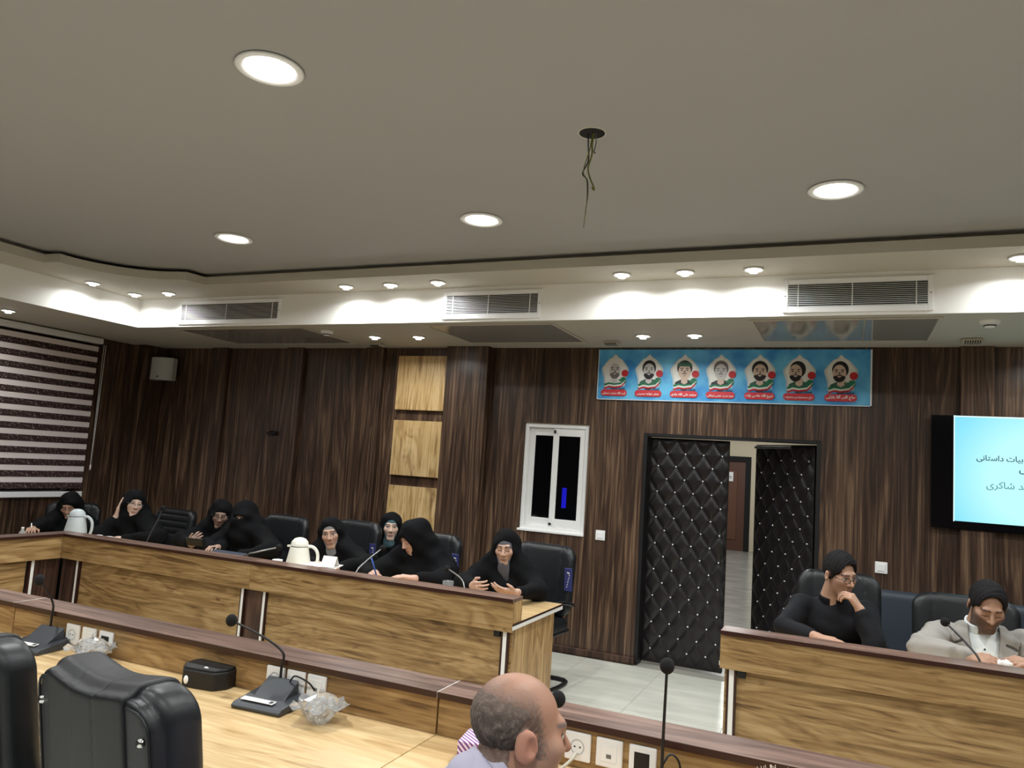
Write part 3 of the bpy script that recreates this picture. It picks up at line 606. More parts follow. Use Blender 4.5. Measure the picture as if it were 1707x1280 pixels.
def sdf_arrays(f, lo, hi, h):
    lo, hi = A(lo), A(hi); nb = np.ceil((hi-lo)/(8*h)).astype(int); n = nb*8+1
    g = [np.arange(k) for k in nb]; bi = np.stack(np.meshgrid(*g, indexing='ij'), -1).reshape(-1, 3)
    ctr = lo+(bi*8+4).astype(f32)*f32(h); d = f(ctr.astype(f32)); near = np.abs(d) < 4*h*1.7321*1.25+.012
    V = np.empty(tuple(n), f32); big = np.where(d < 0, -1, 1).astype(f32).reshape(tuple(nb))
    V[:] = np.pad(np.repeat(np.repeat(np.repeat(big, 8, 0), 8, 1), 8, 2), ((0, 1),)*3, mode='edge')
    off = np.stack(np.meshgrid(*[np.arange(9)]*3, indexing='ij'), -1).reshape(-1, 3)
    nbk = bi[near]
    for s in range(0, len(nbk), 400):
        ix = (nbk[s:s+400, None, :]*8+off[None]).reshape(-1, 3)
        V[ix[:, 0], ix[:, 1], ix[:, 2]] = f((lo+ix.astype(f32)*f32(h)).astype(f32))
    S = V < 0
    cnt = np.zeros(tuple(n-1), np.int8)
    cs = [(i, j, k) for i in (0, 1) for j in (0, 1) for k in (0, 1)]
    sl = lambda c: tuple(slice(c[q], n[q]-1+c[q]) for q in range(3))
    for c in cs: cnt += S[sl(c)]
    cell = np.argwhere((cnt > 0) & (cnt < 8)); idm = np.full(tuple(n-1), -1, np.int32); idm[cell[:, 0], cell[:, 1], cell[:, 2]] = np.arange(len(cell))
    vals = {c: V[cell[:, 0]+c[0], cell[:, 1]+c[1], cell[:, 2]+c[2]] for c in cs}
    acc = np.zeros((len(cell), 3), f32); num = np.zeros(len(cell), f32)
    for a in range(3):
        for c in cs:
            if c[a]: continue
            c2 = list(c); c2[a] = 1; va, vb = vals[c], vals[tuple(c2)]; x = (va < 0) != (vb < 0)
            t = np.where(x, va/np.where(x, va-vb, 1), 0); p = np.repeat(A(c)[None], len(cell), 0); p[:, a] += t
            acc[x] += p[x]; num[x] += 1
    verts = lo+(cell+acc/num[:, None])*f32(h)
    quads = []
    for a in range(3):
        b, c = (a+1) % 3, (a+2) % 3
        s0 = [slice(None)]*3; s1 = [slice(None)]*3; s0[a] = slice(0, n[a]-1); s1[a] = slice(1, n[a])
        e = np.argwhere(S[tuple(s0)] != S[tuple(s1)]); e = e[(e[:, b] > 0) & (e[:, c] > 0) & (e[:, b] < n[b]-1) & (e[:, c] < n[c]-1)]
        if not len(e): continue
        ins = S[e[:, 0], e[:, 1], e[:, 2]]; q = []
        for db, dc in ((-1, -1), (0, -1), (0, 0), (-1, 0)):
            z = e.copy(); z[:, b] += db; z[:, c] += dc; q.append(idm[z[:, 0], z[:, 1], z[:, 2]])
        q = np.stack(q, 1); q[~ins] = q[~ins][:, ::-1]; quads.append(q)
    return verts, np.concatenate(quads)
def sdf_mesh(f, lo, hi, h, color=None, smooth_iter=0):
    v, q = sdf_arrays(f, lo, hi, h); q = q[(q >= 0).all(1)]
    me = bpy.data.meshes.new('m'); me.vertices.add(len(v)); me.vertices.foreach_set('co', v.astype(f32).ravel())
    me.loops.add(len(q)*4); me.loops.foreach_set('vertex_index', q.astype(np.int32).ravel())
    me.polygons.add(len(q)); me.polygons.foreach_set('loop_start', np.arange(0, len(q)*4, 4, dtype=np.int32)); me.polygons.foreach_set('loop_total', np.full(len(q), 4, np.int32))
    me.polygons.foreach_set('use_smooth', np.ones(len(q), bool)); me.update(calc_edges=True)
    if color is not None:
        c = color(v); at = me.color_attributes.new('Col', 'FLOAT_COLOR', 'POINT'); at.data.foreach_set('color', np.concatenate([c, np.ones((len(c), 1))], 1).astype(f32).ravel())
    return me

# ------------------------------------------------------------------ chairs
def far_chair(label, x, y, rz, top=1.08, width=.54, ribbed=False, tag_side=0, proto={}):
    key = (ribbed,)
    c = thing('office_chair', label, 'chair', (x, y, 0), rz, 'black leather chairs around the outer tables')
    hb = top-.50
    if key not in proto:
        bend = lambda P: np.stack([P[:, 0], P[:, 1]-.35*P[:, 0]**2+.10*(P[:, 2]-.8)*np.abs(P[:, 2]-.8)+.09*(P[:, 2]-.8), P[:, 2]], 1)
        base = lambda Q: smax(np.linalg.norm(np.maximum(np.abs(Q[:, [0, 2]]-A(0, .80))-A(.27-.11, .29-.11), 0), axis=1)-.11, np.abs(Q[:, 1]+.27)-.05, .05)
        def back(P):
            d = base(bend(P))
            if ribbed: d = d+.010*np.exp(-((np.mod(P[:, 2], .075)-.0375)/.008)**2)*(np.abs(P[:, 0]) < .20)
            else: d = d+.006*np.exp(-((np.abs(P[:, 0])-.165)/.006)**2)
            return d
        pb = sdf_mesh(back, (-.32, -.45, .46), (.32, -.12, 1.14), .012)
        ps = sdf_mesh(rbox((0, .0, .46), (.26, .26, .06), .045), (-.3, -.3, .36), (.3, .3, .56), .014)
        pa = merge([tube(spline([(.29, -.24, .62), (.30, -.05, .66), (.30, .16, .66), (.30, .22, .60), (.29, .22, .44)], 5), .017, 8)])
        pr = tube(spline([(-.25, -.25, .42), (-.25, .20, .40), (-.25, .25, .30), (-.25, .24, .05), (-.25, .16, .018), (-.25, -.28, .018), (0, -.30, .018), (.25, -.28, .018), (.25, .16, .018), (.25, .24, .05), (.25, .25, .30), (.25, .20, .40), (.25, -.25, .42)], 5), .016, 8)
        proto[key] = (pb, ps, pa, pr)
    pb, ps, pa, pr = proto[key]
    b = obj('backrest', pb, M['leather'], c); b.scale = (width/.54, 1, hb/.59); b.location = (0, 0, top-1.09*hb/.59)
    obj('seat', ps, M['leather'], c); a1 = obj('armrest', pa, M['black'], c); a2 = obj('armrest', pa, M['black'], c); a2.scale = (-1, 1, 1)
    obj('sled_base', pr, M['black'], c)
    if tag_side:
        tb = obj('inventory_tag', boxes([(-.032, .032, -.004, .004, -.09, .09)], .002, 1), mat_tag, c, (tag_side*.27, -.175, .82), (math.radians(-6), 0, math.radians(-8)*tag_side), label='blue tag with a white round emblem')
        obj('emblem', lathe([(0, -.001), (.011, -.001), (.011, .001), (0, .001)], 14), M['white'], tb, (0, .0045, .052), (math.radians(90), 0, 0)); obj('emblem_mark', boxes([(-.012, .002, .005, .007, .060, .066), (-.004, .012, .0055, .0075, .047, .052)]), mat_tagdark, tb)
        obj('print_line', boxes([(-.013+.004*k, -.010+.004*k+.003, .004, .005, .03-.018*k, .038-.018*k) for k in range(6)]), M['white'], tb)
    return c
mat_tag = mat('blue_tag', srgb(54, 58, 112), .5); mat_tagdark = mat('tag_ink', srgb(30, 30, 40), .5)
PI = math.pi
far_chair('black chair behind the woman bending at the corner table', -7.52, 5.52, PI+math.radians(40), top=.96)
far_chair('black chair with a ribbed back behind the woman resting her cheek', -6.40, 5.66, PI, top=1.00, width=.54, ribbed=True)
far_chair('black chair behind the woman holding a phone', -5.5, 5.75, PI, top=.98)
far_chair('black leather chair behind the fully veiled woman', -4.92, 5.62, PI, top=1.06)
far_chair('black chair behind the woman in a grey head scarf', -4.12, 5.62, PI-.1, top=1.085, tag_side=-1)
far_chair('black chair behind the woman writing with a blue pen', -3.29, 5.62, PI-.05, top=1.05, tag_side=-1)
far_chair('tall black chair at the table end beside the door side', -2.28, 5.62, PI-.12, top=1.065, width=.56, tag_side=-1)
far_chair('black chair in the second row at the wall', -3.95, 6.32, PI, top=1.0)
far_chair('black leather chair behind the man in a black shirt', -.03, 5.60, PI+.05, top=1.10, width=.54)
far_chair('black leather chair behind the man in the pale suit', .72, 5.62, PI, top=1.03, width=.62)
sf = thing('leather_sofa', 'dark slate leather sofa along the wall behind the men', 'sofa', (1.42, 6.685, 0))
obj('backrest', sdf_mesh(rbox((0, 0, .58), (1.22, .08, .335), .04), (-1.3, -.15, .2), (1.3, .15, 1.05), .016), M['slate_leather'], sf)
for xx in (-.79, 0, .79): obj('seat_cushion', sdf_mesh(rbox((0, 0, 0), (.385, .26, .09), .05), (-.42, -.3, -.12), (.42, .3, .12), .016) if xx == -.79 else bpy.data.meshes['seat_cushion'], M['slate_leather'], sf, (xx, -.31, .37))
obj('base', boxes([(-1.2, 1.2, -.55, .06, .05, .28)], .01, 1), M['leather'], sf)
for xx in (-1.1, 1.1): 
    for yy in (-.5, 0.0): obj('leg', boxes([(xx-.03, xx+.03, yy-.03, yy+.03, 0, .05)]), M['black'], sf)

# near chairs seen from behind
def near_chair(label, x, y, rz):
    c = thing('conference_chair', label, 'chair', (x, y, 0), rz, 'black leather chairs at the inner table')
    # rounded slab whose top edge sags in the middle; curved around the sitter
    def bend(P): return np.stack([P[:, 0], P[:, 1]-.34*P[:, 0]**2+.16*(P[:, 2]-.8), P[:, 2]+.030+.009*np.cos(np.clip(np.abs(P[:, 0])/.2, 0, 1)*PI)*np.clip((P[:, 2]-.6)/.5, 0, 1)], 1)
    plan = lambda hx, hz, rr: (lambda Q: np.linalg.norm(np.maximum(np.abs(Q[:, [0, 2]]-A(0, .852))-A(hx-rr, hz-rr), 0), axis=1)-rr)
    def slab(hx, hz, rr, y0, y1, e):
        p = plan(hx, hz, rr)
        return lambda Q: smax(p(Q), np.abs(Q[:, 1]-(y0+y1)/2)-(y1-y0)/2, e)
    core, shell = slab(.256, .305, .082, -.012, .100, .040), slab(.244, .284, .076, -.040, .0, .016)
    def back(P):
        Q = bend(P); return smin(core(Q), shell(Q), .004)
    obj('backrest', sdf_mesh(back, (-.34, -.18, .46), (.34, .22, 1.20), .007), M['leather'], c)
    def hs(P):
        Q = bend(P); d = smin(core(Q), shell(Q), .015)-.0075
        d = smax(smax(d, np.abs(Q[:, 0])-.168, .006), .86-Q[:, 2], .006)
        return d+.0022*np.exp(-((np.abs(Q[:, 0])-.055)/.003)**2)
    obj('head_pad', sdf_mesh(hs, (-.22, -.18, .80), (.22, .22, 1.22), .006), M['leather2'], c)
    pp_ = [(x, z) for x, z in ellp(-.19, .615, .05, .05, 180, 270, 4)+ellp(.19, .615, .05, .05, 270, 360, 4)+ellp(.19, 1.045, .05, .05, 0, 90, 4)+ellp(-.19, 1.045, .05, .05, 90, 180, 4)]; pp_.append(pp_[0])
    obj('piping', tube([(x, .34*x*x-.16*(z-.8)-.0405, z) for x, z in pp_], .0035, 6), M['leather2'], c)
    for s in (-1, 1):
        xx = s*.218; yb = .34*xx*xx-.16*(1.0-.8)-.040
        bo = obj('bolt', lathe([(0, .008), (.008, .007), (.011, 0)], 16), M['chrome'], c, (xx, yb-.006, 1.028), (math.radians(90), 0, 0)); obj('socket_hole', lathe([(0, .0085), (.0035, .0085)], 6), M['black'], bo)
    obj('seat', sdf_mesh(rbox((0, .30, .46), (.27, .27, .06), .045), (-.3, 0, .36), (.3, .6, .56), .014), M['leather'], c)
    for s in (-1, 1): obj('armrest', tube(spline([(s*.31, .02, .62), (s*.32, .15, .66), (s*.32, .40, .66), (s*.31, .46, .58), (s*.29, .46, .46)], 5), .02, 8), M['black'], c)
    obj('gas_column', lathe([(0, .06), (.03, .06), (.03, .40), (0, .40)], 16), M['black'], c, (0, .28, 0))
    for k in range(5):
        a = 2*PI*k/5+.3; lg = obj('leg', tube([(0, .28, .085), (.30*math.cos(a), .28+.30*math.sin(a), .055)], .022, 8, .014), M['black'], c)
        obj('caster', ball(.027, (.30*math.cos(a), .28+.30*math.sin(a), .027), (.7, 1, 1), 1), M['black'], lg)
    return c
n2 = near_chair('black leather chair with a head pad and two chrome bolts, nearest the camera', -1.630, 1.385, math.radians(-9))
n2.location.z = .0; n1 = dup(n2, (-2.272, 1.42, 0), math.radians(-9), 'black leather chair cut off by the left edge of the photo')

# ------------------------------------------------------------------ things on the inner table
WT = .7505
def outlet(x, z, kind, label):
    s = thing('wall_socket', label, 'socket', (x, NY, z), group='white sockets in the inner table riser')
    obj('plate', boxes([(-.043, .043, -.011, 0, -.043, .043)], .004, 2), M['white'], s)
    if kind == 0:
        obj('well', lathe([(0, .0105), (.019, .0108), (.0205, .0125), (.023, .0125)], 24), mat_sock, s, (0, 0, 0), (math.radians(90), 0, 0))
        for dx in (-.009, .009): obj('pin_hole', lathe([(0, .0125), (.0030, .0125)], 10), M['black'], s, (dx, 0, 0), (math.radians(90), 0, 0))
    elif kind == 1:
        obj('insert', boxes([(-.026, .026, -.013, -.010, -.026, .026)], .002, 1), M['white'], s); obj('data_port', boxes([(-.008, .008, -.0135, -.012, -.014, -.002)]), mat_sock2, s)
    else:
        obj('dark_insert', boxes([(-.026, .022, -.012, -.010, -.028, .024)], .001, 1), M['black'], s)
    return s
mat_sock = mat('socket_grey', srgb(190, 190, 186), .4); mat_sock2 = mat('port_grey', srgb(110, 110, 108), .5)
sl = ['white power socket left of its two neighbours, by the far left microphone', 'white data socket in the middle of the left trio', 'white data box with a black opening right in the left trio, by the crystal bowl', 'white power socket behind the middle microphone', 'white data socket with a plugged black cable behind the middle microphone', 'white data box with a black port above the right crystal bowl', 'white power socket in front of the balding man', 'white data socket in the middle of the right trio', 'white data box with a black opening at the right microphone stem']
for (x, z, k), l in zip(((-3.150, .812, 0), (-3.045, .812, 1), (-2.938, .812, 2), (-1.998, .820, 0), (-1.899, .820, 1), (-1.802, .820, 1), (-.770, .818, 0), (-.666, .818, 1), (-.560, .818, 2)), sl): outlet(x, z, k, l)
def desk_mic(label, x, y, rz, tip, cable=None):
    m_ = thing('desk_microphone', label, 'microphone', (x, y, WT), rz, 'gooseneck microphones on the inner table')
    obj('base', prism([(-.085, 0), (.085, 0), (.088, .022), (.075, .040), (-.075, .022), (-.09, .012)], -.105, .105, 'x', .004), M['grey_plastic'], m_)
    obj('speaker_wedge', prism([(-.020, .025), (.080, .035), (.072, .085)], -.068, .068, 'x', .003), M['grey_plastic'], m_)
    pl = obj('label_plate', boxes([(-.085, .055, -.013, .013, 0, .0016)]), M['strip'], m_, (0, -.050, .0305), (math.radians(7), 0, 0)); obj('button', boxes([(.035, .05, -.008, .008, .001, .003)]), M['grey_plastic'], pl)
    inv = Matrix.Rotation(-rz, 4, 'Z'); T = inv @ (Vector(tip)-Vector((x, y, WT)))
    g0 = Vector((-.015, .072, .075)); g1 = g0+Vector((.0, .004, .09))
    st = obj('gooseneck', tube(spline([g0, g0+Vector((0, 0, .05)), g0+Vector((.0, .0, .10)), g0+Vector((0, 0, .10))+(T-g0-Vector((0, 0, .10)))*.35+Vector((0, 0, .012)), T], 7), .0055, 8, .004), M['black'], m_)
    obj('foam_windscreen', ball(.0215, sc_=(1, 1, 1.1), sub=3), M['foam'], m_, T)
    if cable: obj('cable', tube(spline([inv @ (Vector(p)-Vector((x, y, WT))) for p in cable], 6), .0035, 6), M['black'], m_)
desk_mic('gooseneck desk microphone by the far left sockets', -3.255, 2.325, math.radians(6), (-3.258, 2.30, 1.050), [(-3.16, 2.39, .80), (-3.08, 2.385, .762), (-2.98, 2.395, .765), (-2.94, 2.41, .79)])
desk_mic('gooseneck desk microphone in the middle of the inner table', -1.935, 2.320, math.radians(4), (-2.139, 2.30, 1.034), [(-1.90, 2.38, .83), (-1.87, 2.37, .858), (-1.82, 2.385, .84), (-1.805, 2.408, .808)])
desk_mic('gooseneck desk microphone right of the balding man', -.46, 2.22, 0, (-.474, 2.30, 1.139), [(-.50, 2.33, .80), (-.47, 2.36, .87), (-.44, 2.37, .85), (-.43, 2.38, .76)])
desk_mic('desk microphone mostly hidden by the balding man', -.86, 1.98, 0, (-.736, 2.10, 1.047))
gl = mat('crystal_glass', srgb(240, 242, 244), .06, trans=.85, spec=.8); sw = mat('sugar_cubes', srgb(236, 234, 230), .7)
def crystal(label, x, y):
    b = thing('crystal_bowl', label, 'bowl', (x, y, WT), group='covered crystal bowls')
    n = 16; prof_b = [(.0, .004), (.030, .0), (.036, .004), (.062, .040), (.074, .056)]; prof_l = [(.072, .058), (.055, .078), (.030, .094), (.010, .101), (.008, .112), (.0, .120)]
    bo = lathe(prof_b, n); li = lathe(prof_l, n)
    for me in (bo, li):
        for v in me.vertices:
            a = math.atan2(v.co.y, v.co.x); k = 1+.08*math.cos(8*a)*(v.co.z > .03)*(v.co.z < .09); v.co.x *= k; v.co.y *= k
        me.polygons.foreach_set('use_smooth', [False]*len(me.polygons))
    obj('bowl', bo, gl, b); obj('lid', li, gl, b)
    co = []
    rr_ = random.Random(3)
    for k in range(16):
        a = rr_.random()*6.28; q = .034*math.sqrt(rr_.random()); z = .016+.05*rr_.random(); co.append((q*math.cos(a)-.009, q*math.cos(a)+.009, q*math.sin(a)-.009, q*math.sin(a)+.009, z-.008, z+.008))
    obj('sugar', boxes(co, .002, 1), sw, b)
    wr = lathe([(.072, .056), (.098, .064), (.097, .066), (.072, .059)], 28)
    for v in wr.vertices:
        a = math.atan2(v.co.y, v.co.x); r_ = math.hypot(v.co.x, v.co.y)
        if r_ > .08: k = 1+.10*math.sin(5*a)+.05*math.sin(11*a); v.co.x *= k; v.co.y *= k; v.co.z += .010*math.sin(7*a)
    wr.polygons.foreach_set('use_smooth', [False]*len(wr.polygons)); obj('cling_wrap', wr, gl, b)
crystal('covered crystal bowl in front of the left sockets', -2.905, 2.325); crystal('covered crystal bowl right of the middle microphone', -1.685, 2.29)
bx = thing('leather_box', 'small black octagonal leather box with a white catch', 'box', (-2.30, 2.385, WT), math.radians(8))
oc = [(-.105, -.03), (-.07, -.075), (.07, -.075), (.105, -.03), (.105, .03), (.07, .075), (-.07, .075), (-.105, .03)]
bmx = prism(oc, 0, .068, 'z', .006); obj('body', bmx, M['leather2'], bx); obj('lid', prism([(x*.96, y*.94) for x, y in oc], .066, .078, 'z', .005), M['leather2'], bx)
obj('catch', ball(.011, sc_=(1, .4, 1.5)), M['white'], bx, (-.05, -.078, .030)); obj('catch', ball(.008, sc_=(1.3, .5, .6)), M['white'], bx, (.02, -.055, .078))
tm_ = mat('purple_stripes', srgb(150, 90, 160), .6); nt = tm_.node_tree; wv = nt.nodes.new('ShaderNodeTexWave'); wv.inputs['Scale'].default_value = 34; wv.bands_direction = 'DIAGONAL'
nt.links.new([n for n in nt.nodes if n.type == 'TEX_COORD'][0].outputs['Object'], wv.inputs['Vector']); r = ramp(nt, wv.outputs['Fac'], [(.4, srgb(128, 70, 140)), (.6, srgb(232, 220, 238))]); nt.links.new(r.outputs[0], nt.nodes['Principled BSDF'].inputs['Base Color'])
tb = thing('tissue_box', 'purple and white striped tissue box behind the balding head', 'box', (-1.005, 2.30, WT), math.radians(10)); obj('carton', boxes([(-.11, .11, -.06, .06, 0, .075)], .003, 1), tm_, tb); obj('opening', boxes([(-.06, .06, -.02, .02, .0745, .0765)], .0, 1), M['white'], tb)
cb = tag(obj('charger_cable', tube(spline([(-.772, 2.405, .80), (-.775, 2.37, .79), (-.80, 2.33, .768), (-.84, 2.30, .757), (-.90, 2.28, .757)], 6), .005, 8), mat('cable_beige', srgb(190, 184, 168), .5)), 'pale cable plugged into the socket in front of the balding man', 'cable')

# ------------------------------------------------------------------ things on the outer tables
def thermos(label, x, y, rz, col):
    t = thing('thermos_jug', label, 'thermos', (x, y, WT), rz, 'thermos jugs on the outer table')
    obj('body', lathe([(0, 0), (.098, 0), (.100, .01), (.088, .12), (.068, .225), (.064, .235), (0, .235)], 32), col, t)
    obj('lid', lathe([(.066, .238), (.066, .245), (.060, .27), (.040, .292), (.015, .300), (0, .301)], 28), col, t); obj('seam', lathe([(.0655, .234), (.067, .236), (.0655, .239)], 28), M['grey_plastic'], t)
    obj('spout', prism([(-.022, -.05), (.022, -.05), (.008, -.092), (-.008, -.092)], .226, .240, 'z', .003), col, t)
    obj('handle', tube(spline([(0, .062, .238), (0, .10, .236), (0, .135, .20), (0, .142, .14), (0, .125, .08), (0, .086, .045)], 6), .012, 10), col, t)
thermos('white thermos jug at the table corner, before the bending woman', -6.17, 4.63, math.radians(-90+22), mat('thermos_grey', srgb(206, 216, 220), .3))
thermos('cream white thermos jug beside the woman in a grey head scarf', -3.70, 4.60, math.radians(-90+22), mat('thermos_cream', srgb(240, 238, 224), .3))
def far_mic(label, pts, foam=True):
    m_ = thing('gooseneck_microphone', label, 'microphone', pts[0], group='gooseneck microphones on the outer tables'); p0 = Vector(pts[0])
    L = [Vector(p)-p0 for p in pts]
    obj('base', boxes([(-.07, .07, -.06, .06, 0, .04)], .006, 1), M['grey_plastic'], m_)
    obj('gooseneck', tube(spline(L, 6), .0055, 8), M['steel'] if not foam == 2 else M['black'], m_); obj('foam_windscreen', ball(.024, sub=2), M['foam'], m_, L[-1])
far_mic('thin microphone before the woman resting her cheek', [(-5.262, 4.60, WT), (-5.262, 4.60, .86), (-5.285, 4.72, 1.06), (-5.29, 4.75, 1.128)], 2)
far_mic('low bent microphone before the veiled woman', [(-4.15, 4.55, WT), (-4.15, 4.55, .87), (-4.08, 4.58, .905), (-3.976, 4.70, .943)])
far_mic('slanted steel microphone before the woman writing', [(-3.15, 4.55, WT), (-3.15, 4.55, .86), (-3.14, 4.64, .93), (-3.105, 4.80, 1.02)])
far_mic('curved microphone left of the woman at the table end', [(-2.295, 4.56, WT), (-2.295, 4.56, .87), (-2.36, 4.62, .915), (-2.53, 4.75, .942)])
far_mic('long slanted microphone before the man in the pale suit', [(.625, 4.52, WT), (.62, 4.52, .87), (.57, 4.60, .94), (.485, 4.70, 1.018)], 2)
wb_ = mat('clear_bottle', srgb(235, 240, 242), .08, trans=.6); bt = thing('water_bottle', 'small clear water bottle on the left wing of the table', 'bottle', (-6.62, 4.46, WT)); obj('body', lathe([(0, 0), (.024, 0), (.026, .01), (.026, .06), (.012, .085), (.011, .095), (0, .095)], 16), wb_, bt); obj('cap', lathe([(0, .093), (.012, .093), (.012, .108), (0, .108)], 12), M['white'], bt)
def cup(label, x, y): 
    c = thing('paper_cup', label, 'cup', (x, y, WT), group='small white cups behind the ledge'); obj('body', lathe([(0, .0), (.030, 0), (.038, .12), (.036, .12), (.029, .004), (0, .004)], 16), M['white'], c); obj('rim', lathe([(.037, .119), (.040, .121), (.038, .124), (.036, .121)], 16, True), M['white'], c)
for l, x, y in (('small white cup left of the pair near the corner jug', -5.722, 4.50), ('small white cup right of the pair near the corner jug', -5.60, 4.50), ('small white cup left of the cream jug', -3.86, 4.56)): cup(l, x, y)
gls = thing('drinking_glass', 'clear drinking glass behind the ledge near the curved microphone', 'glass', (-2.385, 4.50, WT)); obj('body', lathe([(0, 0), (.030, 0), (.037, .15), (.034, .15), (.028, .008), (0, .008)], 20), gl, gls); obj('rim', lathe([(.0335, .150), (.0375, .152), (.0355, .154)], 20), gl, gls)
pp = tag(obj('paper_sheet', boxes([(-.15, .15, -.10, .10, 0, .004)], .001, 1), mat('paper', srgb(238, 236, 232), .7), None, (-3.50, 4.58, .862), (.12, .0, .15)), 'white paper sheet held by the woman in a grey head scarf', 'paper')
pq = thing('folded_paper', 'folded white leaflet standing on the sheet beside the cream jug', 'paper', (-3.415, 4.57, .868), .15); obj('leaf', boxes([(-.055, .055, -.002, .002, 0, .085)], .001, 1), bpy.data.materials['paper'], pq, (0, 0, 0), (-.5, 0, 0)); obj('leaf', boxes([(-.055, .055, -.002, .002, 0, .085)], .001, 1), bpy.data.materials['paper'], pq, (0, .08, 0), (.5, 0, 0))
nb = tag(obj('notebook', boxes([(-.16, .16, -.11, .11, 0, .012)], .003, 1), mat('slate_cover', srgb(58, 66, 78), .5), None, (-4.45, 4.60, .83), (.18, 0, 0)), 'dark slate folder leaning on the ledge before the veiled woman', 'folder')
ph = thing('smartphone', 'dark phone held by the woman wearing glasses', 'phone', (-5.03, 4.885, .862), .3); obj('case', boxes([(-.075, .075, -.006, .006, -.037, .037)], .004, 2), M['black'], ph, None, (.5, 0, 0)); obj('glass_face', boxes([(-.07, .07, .006, .0068, -.033, .033)]), M['blackgloss'], ph, None, (.5, 0, 0))
# ------------------------------------------------------------------ people
def colmat(name, rough, spec=.4, bump=0, bs=300, sss=0):
    mt = mat(name, (1, 1, 1, 1), rough, spec=spec, bump=bump, bscale=bs); nt = mt.node_tree; a = nt.nodes.new('ShaderNodeAttribute'); a.attribute_name = 'Col'
    nt.links.new(a.outputs['Color'], nt.nodes['Principled BSDF'].inputs['Base Color'])
    if sss: b = nt.nodes['Principled BSDF']; b.inputs['Subsurface Weight'].default_value = sss; b.inputs['Subsurface Radius'].default_value = (.01, .004, .002); b.inputs['Subsurface Scale'].default_value = .5
    return mt
M['skin'] = colmat('skin', .5, .35, .06, 350); M['hair'] = colmat('hair', .75, .18, .5, 420)
def nrm(v): v = np.asarray(v, float); return v/np.linalg.norm(v)
CR = ell((0, -.012, .038), (.076, .094, .083))
def head_sdf(male=False, fat=0):
    j = .006 if male else 0
    base = U([CR, ell((0, .030, -.030), (.060+j+fat, .066, .083)), rcone((-.014, .068, -.098), (.014, .068, -.098), .021+j), ell((-.036, .064, -.014), (.028+fat, .024, .024)), ell((.036, .064, -.014), (.028+fat, .024, .024)), rcone((-.034, .082, .031), (.034, .082, .031), .0115)], .022)
    sock = U([ell((-.031, .103, .009), (.017, .017, .011)), ell((.031, .103, .009), (.017, .017, .011))])
    eyes = U([ell((-.031, .0795, .009), (.0125,)*3), ell((.031, .0795, .009), (.0125,)*3)])
    nose = U([rcone((0, .090, .020), (0, .113+j*.5, -.021), .007, .0115), ell((-.011, .099, -.027), (.009, .010, .008)), ell((.011, .099, -.027), (.009, .010, .008))], .006)
    lips = U([rcone((-.016, .089, -.0585), (.016, .089, -.0585), .0062), rcone((-.014, .0885, -.068), (.014, .0885, -.068), .0068)], .002)
    def ear(s):
        a = math.radians(24)*s; R = A([[math.cos(a), -math.sin(a), 0], [math.sin(a), math.cos(a), 0], [0, 0, 1]]).T
        return cut(ell((s*.083, -.012, -.004), (.0095, .024, .034), R), ell((s*.0985, -.005, -.001), (.0130, .0125, .020)), .003)
    neck = rcone((0, -.022, -.06), (0, -.048, -.20), .052+j+fat, .058+j+fat)
    def f(P):
        d = smax(base(P), -sock(P), .012); d = np.minimum(d, eyes(P)); d = smin(d, nose(P), .009); d = smin(d, lips(P), .005)
        d = smin(d, ear(1)(P), .005); d = smin(d, ear(-1)(P), .005); return smin(d, neck(P), .02)
    return f
def face_color(q, tone, gaze='down', stubble=0, lip=(.42, .16, .14), bald=False, brow=(.03, .022, .018)):
    x, y, z = q[:, 0], q[:, 1], q[:, 2]; ax = np.abs(x); n = len(q)
    rng = np.random.RandomState(5)
    c = np.tile(A(tone), (n, 1)).astype(float)
    def mix(mask, col, k=1):
        m_ = (np.clip(mask, 0, 1)*k)[:, None]; c[:] = c*(1-m_)+np.array(col)[None]*m_
    front = y > .04
    mix(np.exp(-((ax-.04)/.02)**2-((z+.02)/.02)**2)*front, (tone[0]*1.02, tone[1]*.82, tone[2]*.78), .35)
    mix(np.exp(-((ax)/.012)**2-((z+.026)/.012)**2)*front, (tone[0], tone[1]*.78, tone[2]*.74), .5)
    if stubble:
        mk = (z < -.036+ax*.75-.0)*(y > -.01)*(z > -.135); mk = mk*np.clip((-.026+ax*.6-z)/.022, 0, 1)+((z < -.042)*(z > -.056)*(ax < .03)*front)
        mix(np.clip(mk, 0, 1)*(.8+.2*rng.rand(n)), stubble[:3], stubble[3])
    mix((((ax)/.022)**2+((z+.063)/.0105)**2 < 1)*front, lip, .6); mix((np.abs(z+.0632) < .0022)*(ax < .02)*front, (lip[0]*.35, lip[1]*.35, lip[2]*.35), .9)
    bz = .034+.12*(ax-.012)-2.2*np.maximum(ax-.036, 0)**1*.25
    mix((np.abs(z-bz) < .0050)*(ax > .010)*(ax < .050)*front, brow, .85)
    ex = (ax-.031)
    if gaze == 'open':
        e = (ex/.0150)**2+((z-.009)/.0072)**2; mix((e < 1)*front, (.62, .58, .54)); mix(((ex**2+(z-.010)**2) < .0060**2)*front, (.03, .018, .012))
        mix((np.abs(z-.009-.0075*np.sqrt(np.clip(1-(ex/.017)**2, 0, 1))) < .0026)*(np.abs(ex) < .017)*front, (.04, .025, .02), .9)
    else:
        mix((np.abs(z-.004+.004*np.sqrt(np.clip(1-(ex/.017)**2, 0, 1))) < .0028)*(np.abs(ex) < .017)*front, (.05, .03, .025), .9)
    mix((((ax-.007)/.004)**2+((z+.034)/.003)**2 < 1)*front, (.08, .03, .025), .8)
    return c
